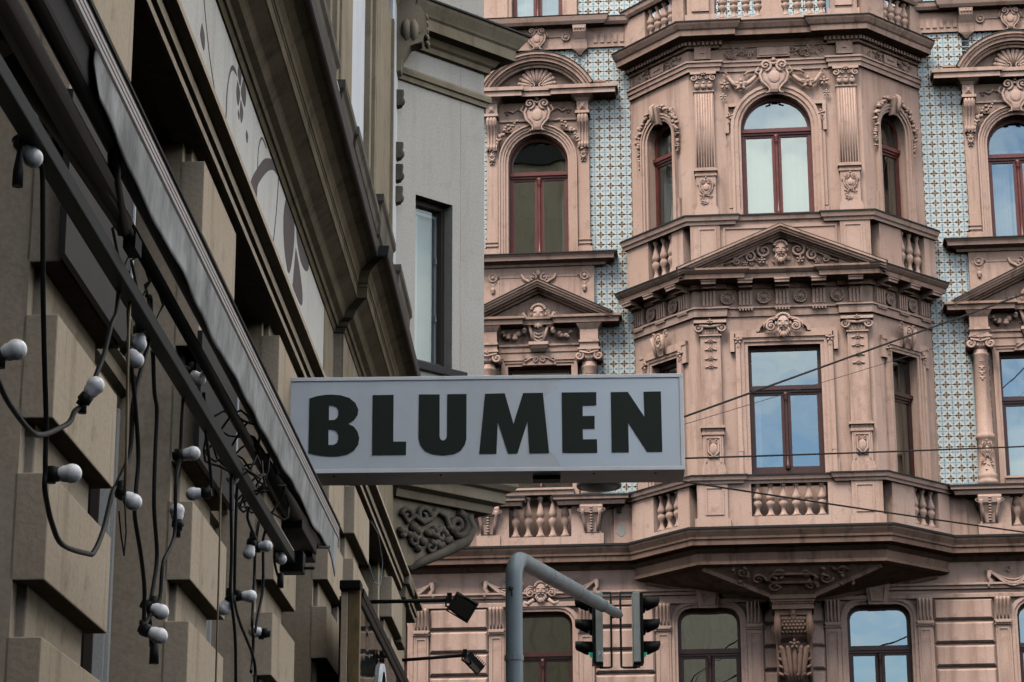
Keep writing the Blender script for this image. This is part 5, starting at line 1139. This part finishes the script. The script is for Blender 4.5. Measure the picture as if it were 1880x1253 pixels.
# ================================================================== steel bar that carries the bulb cables
BR = thing('steel_bar', 'dark green square steel bar running along the shop front below the awning', 'bar', (0, 0, 0), SA)
m = MB().box(1.0, 9.02, -1.12, -1.08, 3.36, 3.40); emit('bar', m, 'green', BR, bevel=.004)
m = MB().box(8.97, 9.05, -1.14, -1.05, 3.33, 3.41); m.tube([(9.01, -1.1, 3.35), (9.01, -1.01, 3.35)], .007, 6); emit('end_bracket', m, 'black', BR, bevel=.004)
for s in (3.0,):
    m = MB().box(s - .02, s + .02, -1.95, -1.12, 3.365, 3.395); emit('bracket', m, 'black', BR)
# ================================================================== bulb cables
CN = -1.02
CAB = {
'a': [(5.54, 3.38), (5.51, 3.3), (5.45, 3.25), (5.39, 3.16), (5.33, 3.09), (5.3, 3.04), (5.25, 3.0), (5.19, 2.97), (5.12, 2.92), (4.81, 2.82), (4.69, 2.8), (4.56, 2.82), (4.48, 2.85), (4.41, 2.87)],
'b': [(4.63, 3.36), (4.67, 3.35), (4.71, 3.24), (4.75, 3.13), (4.81, 3.03), (4.87, 2.95), (4.92, 2.87), (4.93, 2.8), (4.94, 2.77), (4.94, 2.74), (4.98, 2.71), (5.03, 2.68), (5.12, 2.65), (5.32, 2.67), (5.38, 2.69), (5.53, 2.77), (5.6, 2.82), (5.64, 2.86), (5.68, 2.9), (5.73, 2.93), (5.83, 3.03), (5.84, 3.16), (5.9, 3.27), (5.96, 3.37), (5.96, 3.47), (5.92, 3.47)],
'c': [(5.71, 3.47), (5.75, 3.29), (5.82, 3.15), (5.87, 3.03), (5.86, 2.94), (5.86, 2.87), (5.97, 2.78), (6.06, 2.72), (6.08, 2.64), (6.11, 2.63)],
'd': [(6.12, 3.38), (6.14, 3.36), (6.18, 3.28), (6.22, 3.24), (6.22, 3.11), (6.23, 2.98), (6.28, 2.86), (6.25, 2.76), (6.22, 2.7), (6.24, 2.66), (6.26, 2.61)],
'e': [(6.57, 3.39), (6.55, 3.38), (6.52, 3.28), (6.51, 3.19), (6.43, 3.1), (6.44, 2.96), (6.38, 2.9), (6.3, 2.84), (6.28, 2.74), (6.21, 2.69), (6.14, 2.64)],
'f': [(6.88, 3.47), (6.91, 3.41), (6.93, 3.35), (7.07, 3.23), (7.09, 3.2)],
'g': [(7.52, 3.37), (7.48, 3.33), (7.52, 3.11), (7.52, 2.99), (7.56, 2.94), (7.72, 2.82), (7.8, 2.74), (7.84, 2.71)],
'h': [(7.73, 3.42), (7.71, 3.37), (7.71, 3.18), (7.74, 3.05), (7.75, 3.01), (7.78, 2.99), (8.11, 2.86), (8.13, 2.78)],
'i': [(7.93, 3.35), (7.91, 3.31), (7.99, 3.28), (8.06, 3.27)],
'j': [(8.3, 3.38), (8.23, 3.28), (8.19, 3.24), (8.19, 3.16), (8.13, 3.04), (8.1, 2.98), (8.22, 2.96), (8.21, 2.87), (8.11, 2.82)],
'k': [(8.39, 3.38), (8.35, 3.33), (8.35, 3.29), (8.36, 3.15), (8.3, 3.05), (8.26, 2.98)],
'l': [(8.78, 3.42), (8.75, 3.37), (8.76, 3.33), (8.82, 3.3), (8.85, 3.29)]}
BUL = {
    'a': [(4.462, -1.091, 2.903, -1.12, 2.893), (5.229, -1.093, 3.04, -1.12, 3.002)],
    'b': [(4.555, -1.102, 3.336, -1.12, 3.358), (4.954, -1.077, 2.771, -1.12, 2.769), (5.717, -1.088, 2.878, -1.12, 2.902)],
    'c': [(5.752, -1.104, 3.249, -1.12, 3.268), (6.081, -1.076, 2.609, -1.12, 2.627)],
    'd': [(5.867, -1.12, 3.324, -1.12, 3.371), (6.225, -1.1, 2.696, -1.12, 2.705)],
    'e': [(6.548, -1.123, 3.038, -1.12, 3.001), (6.507, -1.077, 3.192, -1.12, 3.187)],
    'f': [(7.048, -1.163, 3.199, -1.12, 3.202), (6.697, -1.099, 3.459, -1.12, 3.474)],
    'g': [(7.559, -1.137, 2.939, -1.12, 2.964), (7.543, -1.117, 3.362, -1.12, 3.398)],
    'h': [(7.724, -1.074, 3.009, -1.12, 3.011)],
    'i': [(8.059, -1.13, 3.219, -1.12, 3.268)],
    'j': [(8.359, -1.145, 2.999, -1.12, 2.995)],
    'k': [(8.215, -1.091, 3.275, -1.12, 3.273)],
    'l': [(8.753, -1.107, 3.335, -1.12, 3.374)],
}
LAB = {'a': 'black bulb cable at the left edge, sagging in a shallow loop between two white globes',
       'b': 'longest black bulb cable, dropping from top left and rising again with three white globes',
       'c': 'black bulb cable hanging almost straight down to the lower white globe of the close pair',
       'd': 'straight black bulb cable with a globe at its foot and a capped end below',
       'e': 'black bulb cable with a small globe upright on its socket before the dark pier',
       'f': 'short black bulb cable with a dim globe turned back toward the left',
       'g': 'black bulb cable with a globe hanging left of it, beside the thin brown rope',
       'h': 'black bulb cable with a low globe sticking out to its right on a long socket',
       'i': 'short black bulb cable with a single globe hanging upside down under the bar',
       'j': 'thin black bulb cable with a lowest small globe just above the far pier block',
       'k': 'black bulb cable close to the bar end with a bright small globe pointing right',
       'l': 'short black bulb cable at the bar end with one globe and a capped plug below'}
for kk, pts in CAB.items():
    t = thing('bulb_cable', LAB[kk], 'string light', (0, 0, 0), SA, 'bulb cables hanging from the bar under the awning')
    q = spl([(a, b) for a, b in pts], 5); rr = .0062 if kk in 'abcd' else .0055
    off = .0 if kk in 'abcde' else -.04
    cn = CN - .10
    emit('cable', MB().tube([(a, cn + .012 * math.sin(a * 9 + ord(kk)), b) for a, b in q], rr, 6), 'rubber', t)
    for bs, bn, bz, sn_, sz_ in BUL[kk]:
        br = .0215
        d = Vector((0, bn - sn_, bz - sz_)); d.normalize(); c = Vector((bs, bn, bz)); base = c - d * (br + .036)
        sk = MB(); sk.tube([tuple(base), tuple(base + d * .010), tuple(base + d * .012), tuple(base + d * .030)], [.012, .013, .0175, .0165], 8); sk.tube([(bs, cn, base.z - .018), (bs, cn, base.z + .018)], .0105, 6); sk.tube([(bs, cn, base.z), tuple(base + d * .01)], .010, 6)
        emit('socket', sk, 'rubber', t)
        b_ = MB(); prof = [(.012, -.032), (.0145, -.026), (.0185, -.0165)] + [(br * math.cos(a), br * math.sin(a)) for a in [R(-32 + 15.0 * k) for k in range(8)]] + [(.001, br)]
        ax = d; up = Vector((1, 0, 0)); sdv = ax.cross(up)
        b_.loft([[tuple(c + ax * h_ + (up * math.cos(2 * PI * k / 12) + sdv * math.sin(2 * PI * k / 12)) * r_) for k in range(12)] for r_, h_ in prof], True, True, True)
        emit('bulb', b_, 'bulb', t)
    if kk in 'dl':
        e = Vector((pts[-1][0], cn, pts[-1][1])); emit('end_cap', MB().tube([tuple(e + Vector((0, 0, .01))), tuple(e + Vector((0, 0, -.045)))], [.012, .013], 8), 'rubber', t)
    if kk == 'b':
        emit('end_cap', MB().tube([(4.56, cn, 3.38), (4.52, cn, 3.385), (4.515, cn, 3.33), (4.515, cn, 3.29), (4.515, cn, 3.26)], [.006, .006, .006, .012, .012], 6), 'rubber', t)
# thin rope with a bent wire hook, and the tangle of cable on the bar
t = thing('rope', 'thin brown rope with a bent wire hook hanging in front of the cream pier', 'rope', (0, 0, 0), SA)
emit('rope', MB().tube([(5.62, -1.1, 3.40), (5.63, -1.1, 3.2), (5.66, -1.1, 3.0), (5.66, -1.1, 2.88)], .004, 5), 'gold', t)
emit('hook', MB().tube([(5.66, -1.1, 2.88), (5.70, -1.1, 2.80), (5.69, -1.1, 2.74), (5.64, -1.1, 2.78), (5.60, -1.1, 2.83)], .0022, 5), 'black', t)
t = thing('rope', 'thin brown rope hanging straight down by the middle bulb cables', 'rope', (0, 0, 0), SA)
emit('rope', MB().tube([(7.44, -1.14, 3.40), (7.46, -1.14, 3.1), (7.47, -1.14, 2.6), (7.5, -1.14, 2.3)], .0035, 5), 'gold', t)
t = thing('cable_tangle', 'tangle of thin black wires tied around the steel bar near its far end', 'cable', (0, 0, 0), SA)
rg = random.Random(9); m = MB()
for k in range(9):
    s = 7.3 + k * .12 + rg.uniform(-.03, .03); r = rg.uniform(.05, .10)
    m.tube([(s + r * 1.6 * math.cos(a), -1.10 + .07 * math.sin(a * 1.0 + k), 3.44 + r * math.sin(a) + .02 * math.sin(3 * a)) for a in [2 * PI * i / 16 for i in range(17)]], .004, 5)
emit('wire', m, 'rubber', t)
for s in (5.5, 5.75, 5.95): m = MB(); m.tube([(s, -1.10, 3.52), (s + .02, -1.08, 3.46), (s + .0, -1.1, 3.40), (s - .03, -1.12, 3.5), (s, -1.1, 3.53)], .004, 5); emit('wire', m, 'rubber', t)
t = thing('loose_wire', 'loose pale blue wire curling out of the dark window recess', 'wire', (0, 0, 0), SA)
emit('wire', MB().tube([(20.3, -1.80, 5.95), (20.6, -1.76, 5.9), (21.0, -1.75, 5.72), (20.9, -1.76, 5.5), (20.5, -1.78, 5.45), (20.2, -1.80, 5.55)], .005, 5), 'pole', t)

# ================================================================== showcase on the far pier, floodlights
SCs = thing('display_case', 'narrow glazed wall display case with peeling gilded edge and black top', 'display case', (0, 0, 0), SA)
emit('post', MB().box(17.28, 17.36, -1.69, -1.60, 2.2, 4.80), 'gold', SCs, bevel=.006)
emit('back_edge', MB().box(17.27, 17.33, -1.74, -1.69, 2.2, 4.78), 'cream', SCs, bevel=.005)
emit('cap', MB().box(17.24, 17.42, -1.75, -1.595, 4.79, 4.86), 'black', SCs, bevel=.01)
emit('top_rail', MB().box(17.42, 22.4, -1.70, -1.585, 4.76, 4.83).box(17.36, 22.4, -1.64, -1.592, 4.70, 4.76), 'black', SCs, bevel=.005)
emit('pane', MB().add([(17.36, -1.605, 2.2), (22.4, -1.605, 2.2), (22.4, -1.605, 4.71), (17.36, -1.605, 4.71)], [(0, 1, 2, 3)]), 'glass', SCs)
emit('back_board', MB().box(17.36, 22.4, -1.76, -1.70, 2.2, 4.76), 'dim', SCs)
m = MB(); m.loft([[(19.25 + r_ * math.cos(2 * PI * k / 28), w_2, 4.22 + r_ * math.sin(2 * PI * k / 28)) for k in range(28)] for r_, w_2 in ((.33, -1.604), (.33, -1.58), (.27, -1.58), (.27, -1.604))], True, False); emit('ring_emblem', m, 'pale', SCs)
def flood(s, z, n1, label, tilt, arm_dz):
    t = thing('floodlight', label, 'floodlight', (0, 0, 0), SA, 'floodlights on wall arms')
    emit('arm', MB().tube([(s, -1.9, z - arm_dz), (s, n1, z)], .017, 8), 'black', t)
    emit('yoke', MB().tube([(s - .02, n1, z + .05), (s - .03, n1 - .015, z), (s - .02, n1 - .02, z - .05), (s, n1 + .05, z - .09), (s + .02, n1 + .10, z - .08)], .009, 6).box(s - .03, s + .03, n1 - .01, n1 + .03, z - .02, z + .06), 'black', t)
    ax = Vector((tilt[0][0], -tilt[0][1], tilt[0][2])).normalized(); nz_ = Vector((tilt[1][0], -tilt[1][1], tilt[1][2])); nz_ = (nz_ - ax * nz_.dot(ax)).normalized(); ny_ = nz_.cross(ax)
    H_ = Matrix(((ax.x, ny_.x, nz_.x, s), (ax.y, ny_.y, nz_.y, -(n1 + .03)), (ax.z, ny_.z, nz_.z, z), (0, 0, 0, 1)))
    ho = emit('housing', MB().loft([[(.0, -.075, -.035), (.0, .075, -.035), (.0, .075, .03), (.0, -.075, .03)], [(.21, -.10, -.025), (.21, .10, -.025), (.21, .10, .03), (.21, -.10, .03)]]), 'black', t, H_, bevel=.008)
    m = MB()
    for k in range(9): m.box(.015 + .022 * k, .022 + .022 * k, -.082, .082, -.058, -.025)
    emit('cooling_fins', m, 'black', ho)
    emit('lens', MB().box(.015, .198, -.072, .072, .031, .035), 'lamp_glass', ho)
    f = MB()
    for a, b, c_, d_ in ((.0, .21, -.095, -.085), (.0, .21, .085, .095), (.2, .212, -.095, .095), (-.002, .012, -.095, .095)): f.box(a, b, c_, d_, .03, .042)
    emit('bezel', f, 'flash', ho)
    return t
flood(20.2, 5.235, -1.12, 'black floodlight on the upper wall arm, turned to show its dark glass face', ((.15, .85, -.5), (-.9, .1, -.4)), .01)
flood(24.2, 5.39, -1.18, 'black floodlight on the lower wall arm, seen edge on with its cooling fins', ((.1, .7, -.72), (-.25, -.7, -.65)), .05)

# ================================================================== traffic light mast
MT = thing('signal_mast', 'blue grey steel mast with a bent elbow and a long tapering arm over the road', 'traffic light mast', (.01, 24.0, 0))
dirv = Vector((1.24 - .01, 3.5, 0)); AL = dirv.length; dv_ = dirv.normalized(); zt_ = 6.36
m = MB(); pts = [(0, 0, 0), (0, 0, 1), (0, 0, 3), (0, 0, 5.9)]; rs = [.12, .11, .096, .087]
for k in range(1, 9):
    a = PI / 2 * k / 8; rr = .24; pts.append((dv_.x * rr * (1 - math.cos(a)), -dv_.y * rr * (1 - math.cos(a)), 6.12 + rr * math.sin(a))); rs.append(.087)
for f, r_ in ((.30, .086), (.55, .084), (.56, .074), (.80, .072), (.81, .058), (.97, .056), (.985, .04), (1.0, .03)): pts.append((dv_.x * AL * f, -dv_.y * AL * f, zt_)); rs.append(r_)
emit('pole', m.tube(pts, rs, 18), 'pole', MT)
for f_ in (.30, .56, .81):
    q = Vector((dv_.x * AL * f_, -dv_.y * AL * f_, zt_)); e_ = Vector((dv_.x, -dv_.y, 0)); r_ = .09 if f_ < .5 else (.086 if f_ < .7 else .075)
    emit('clamp', MB().tube([tuple(q - e_ * .03), tuple(q + e_ * .03)], r_, 16, False), 'pole', MT)
emit('clamp', MB().tube([(0, 0, 5.30), (0, 0, 5.35)], .097, 16, False), 'pole', MT)
emit('base', MB().lathe([(.2, 0), (.2, .12), (.14, .2), (.13, .9), (.11, 1.0)], 0, 0, 14), 'pole', MT)
m = MB(); m.blob((-.03, .09, 6.02), (.025, .02, .025)); m.tube([(-.16, .09, 6.015), (-.03, .092, 6.02)], .006, 5); m.tube([(-.02, .09, 6.0), (-.02, .088, 5.94)], .006, 5); emit('bolt', m, 'flash', MT)
ex, ey = 1.24, 27.5
def signal(sgn, label, x0):
    t = thing('traffic_light', label, 'traffic light', (ex, ey, 0), 0.0, 'traffic lights on the mast arm')
    hx0, hx1 = sorted((x0, x0 + sgn * .085))
    m = MB(); m.box(hx0, hx1, -.13, .13, 5.80, 6.605); ho = emit('housing', m, 'siggrey', t, bevel=.008)
    f0, f1 = sorted((x0 + sgn * .0855, x0 + sgn * .12))
    m = MB(); m.box(f0, f1, -.14, .14, 5.79, 6.60); m.box(min(hx0, hx1), max(hx0, hx1), -.11, .11, 5.765, 5.80); emit('front_plate', m, 'black', t, bevel=.006)
    for k, z in enumerate((6.47, 6.215, 5.96)):
        v = MB(); n = 14; A0, B0 = [], []
        outer = []; 
        for i in range(n + 1):
            a = R(-25) + R(230) * i / n
            reach = .20 if math.sin(a) > .2 else .20 - .13 * (.2 - math.sin(a)) / .63
            outer.append(((x0 + sgn * .115), .098 * math.cos(a), z + .098 * math.sin(a), x0 + sgn * (.115 + reach), .102 * math.cos(a), z + .102 * math.sin(a)))
        v.loft([[q[:3] for q in outer], [q[3:] for q in outer]], False, False, True)
        vo = emit('visor', v, 'black', t); so_ = vo.modifiers.new('thickness', 'SOLIDIFY'); so_.thickness = .005
        ln = MB(); ln.loft([[(x0 + sgn * (.12 + d_), r_ * math.cos(2 * PI * q / 14), z + r_ * math.sin(2 * PI * q / 14)) for q in range(14)] for r_, d_ in ((.092, 0), (.085, .025), (.05, .04), (.005, .045))], True, True, True)
        emit('lens', ln, 'lens' if k == 2 else 'black', t)
    px = -.11 if sgn < 0 else .0
    m = MB(); hz = x0 - sgn * .0
    m.tube([(hz + sgn * .04, 0, 6.60), (hz + sgn * .02, 0, 6.625), (px, 0, 6.625), (px, 0, 6.60), (px, 0, 5.80), (px, 0, 5.765), (px + sgn * .03, 0, 5.755), (hz + sgn * .04, 0, 5.755)], .013, 8); m.tube([(px, 0, 6.34), (-.03, -.04, zt_)], .02, 6)
    emit('mounting_pipe', m, 'flash', t)
    if sgn < 0:
        g = MB()                                       # small printed 2 on the side of the box
        pts = [(-.016, .028), (-.008, .036), (.006, .036), (.014, .026), (.010, .014), (-.016, -.012), (.016, -.012)]
        for a, b in zip(pts[:-1], pts[1:]): g.tube([(x0 - .03 + a[0], .1315, 5.885 + a[1]), (x0 - .03 + b[0], .1315, 5.885 + b[1])], .004, 4)
        g2 = MB().box(x0 - .055, x0 - .005, .1305, .131, 5.865, 5.93); emit('number_plate', g2, 'pale', t); emit('number', g, 'black', t)
    return t
signal(-1, 'traffic light facing left, grey box with the small number 2 on its side', -.21)
signal(1, 'traffic light facing right across the street, plain grey box with three black visors', .135)

# ================================================================== overhead wires and the hanging street lamp
J = (.56, 28.0, 8.30)
ct_, st_ = math.cos(TH), math.sin(TH)
def fac(u, z, w=.02): return (u * ct_ + w * st_, 40 + u * st_ - w * ct_, z)
def wire(name, label, a, b, r, drop, mat='rubber'):
    P_ = []
    for i in range(21):
        f = i / 20; P_.append((a[0] + (b[0] - a[0]) * f, -(a[1] + (b[1] - a[1]) * f), a[2] + (b[2] - a[2]) * f - drop * 4 * f * (1 - f)))
    t = tag(emit(name, MB().tube([(x, w, z) for x, w, z in P_], r, 6), mat), label, 'wire', 'overhead wires across the street'); return t
wire('overhead_wire', 'thickest overhead wire, rising steeply from the sign to the right', J, fac(10.82, 14.56), .014, .0)
wire('overhead_wire', 'thinnest overhead wire, just below the steeply rising thick one', J, fac(10.78, 14.0), .004, .02, 'flash')
wire('overhead_wire', 'overhead wire running almost level across the blue lower window', J, fac(10.57, 11.23), .012, .02)
wire('overhead_wire', 'overhead wire falling to the right across the bay balustrade', J, fac(10.43, 9.42), .013, .03)
wire('overhead_wire', 'overhead wire hidden behind the sign, tied to the white corner oriel', J, (-.28, 25.6, 8.2), .012, .0)
tag(emit('wire_insulator', MB().lathe([(.02, -.10), (.05, -.06), (.05, -.02), (.03, 0), (.05, .03), (.05, .07), (.02, .1)], J[0], -J[1], 10, J[2]), 'flash'), 'ribbed insulator joining the overhead wires behind the sign', 'insulator')
LP = thing('street_lamp', 'round street lamp hanging from the wires, its dark rim showing under the sign', 'street lamp', (1.03, 28.0, 0))
emit('shade', MB().lathe([(.262, 7.985), (.27, 8.0), (.265, 8.03), (.22, 8.10), (.12, 8.19), (.06, 8.22), (.05, 8.30)], 0, 0, 24), 'flash', LP)
emit('diffuser', MB().lathe([(.245, 8.0), (.20, 7.975), (.10, 7.955), (.01, 7.95)], 0, 0, 24), 'pale', LP)
emit('stem', MB().tube([(0, 0, 8.28), (-.23, 0, 8.33), (-.46, 0, 8.31)], .012, 6), 'flash', LP)
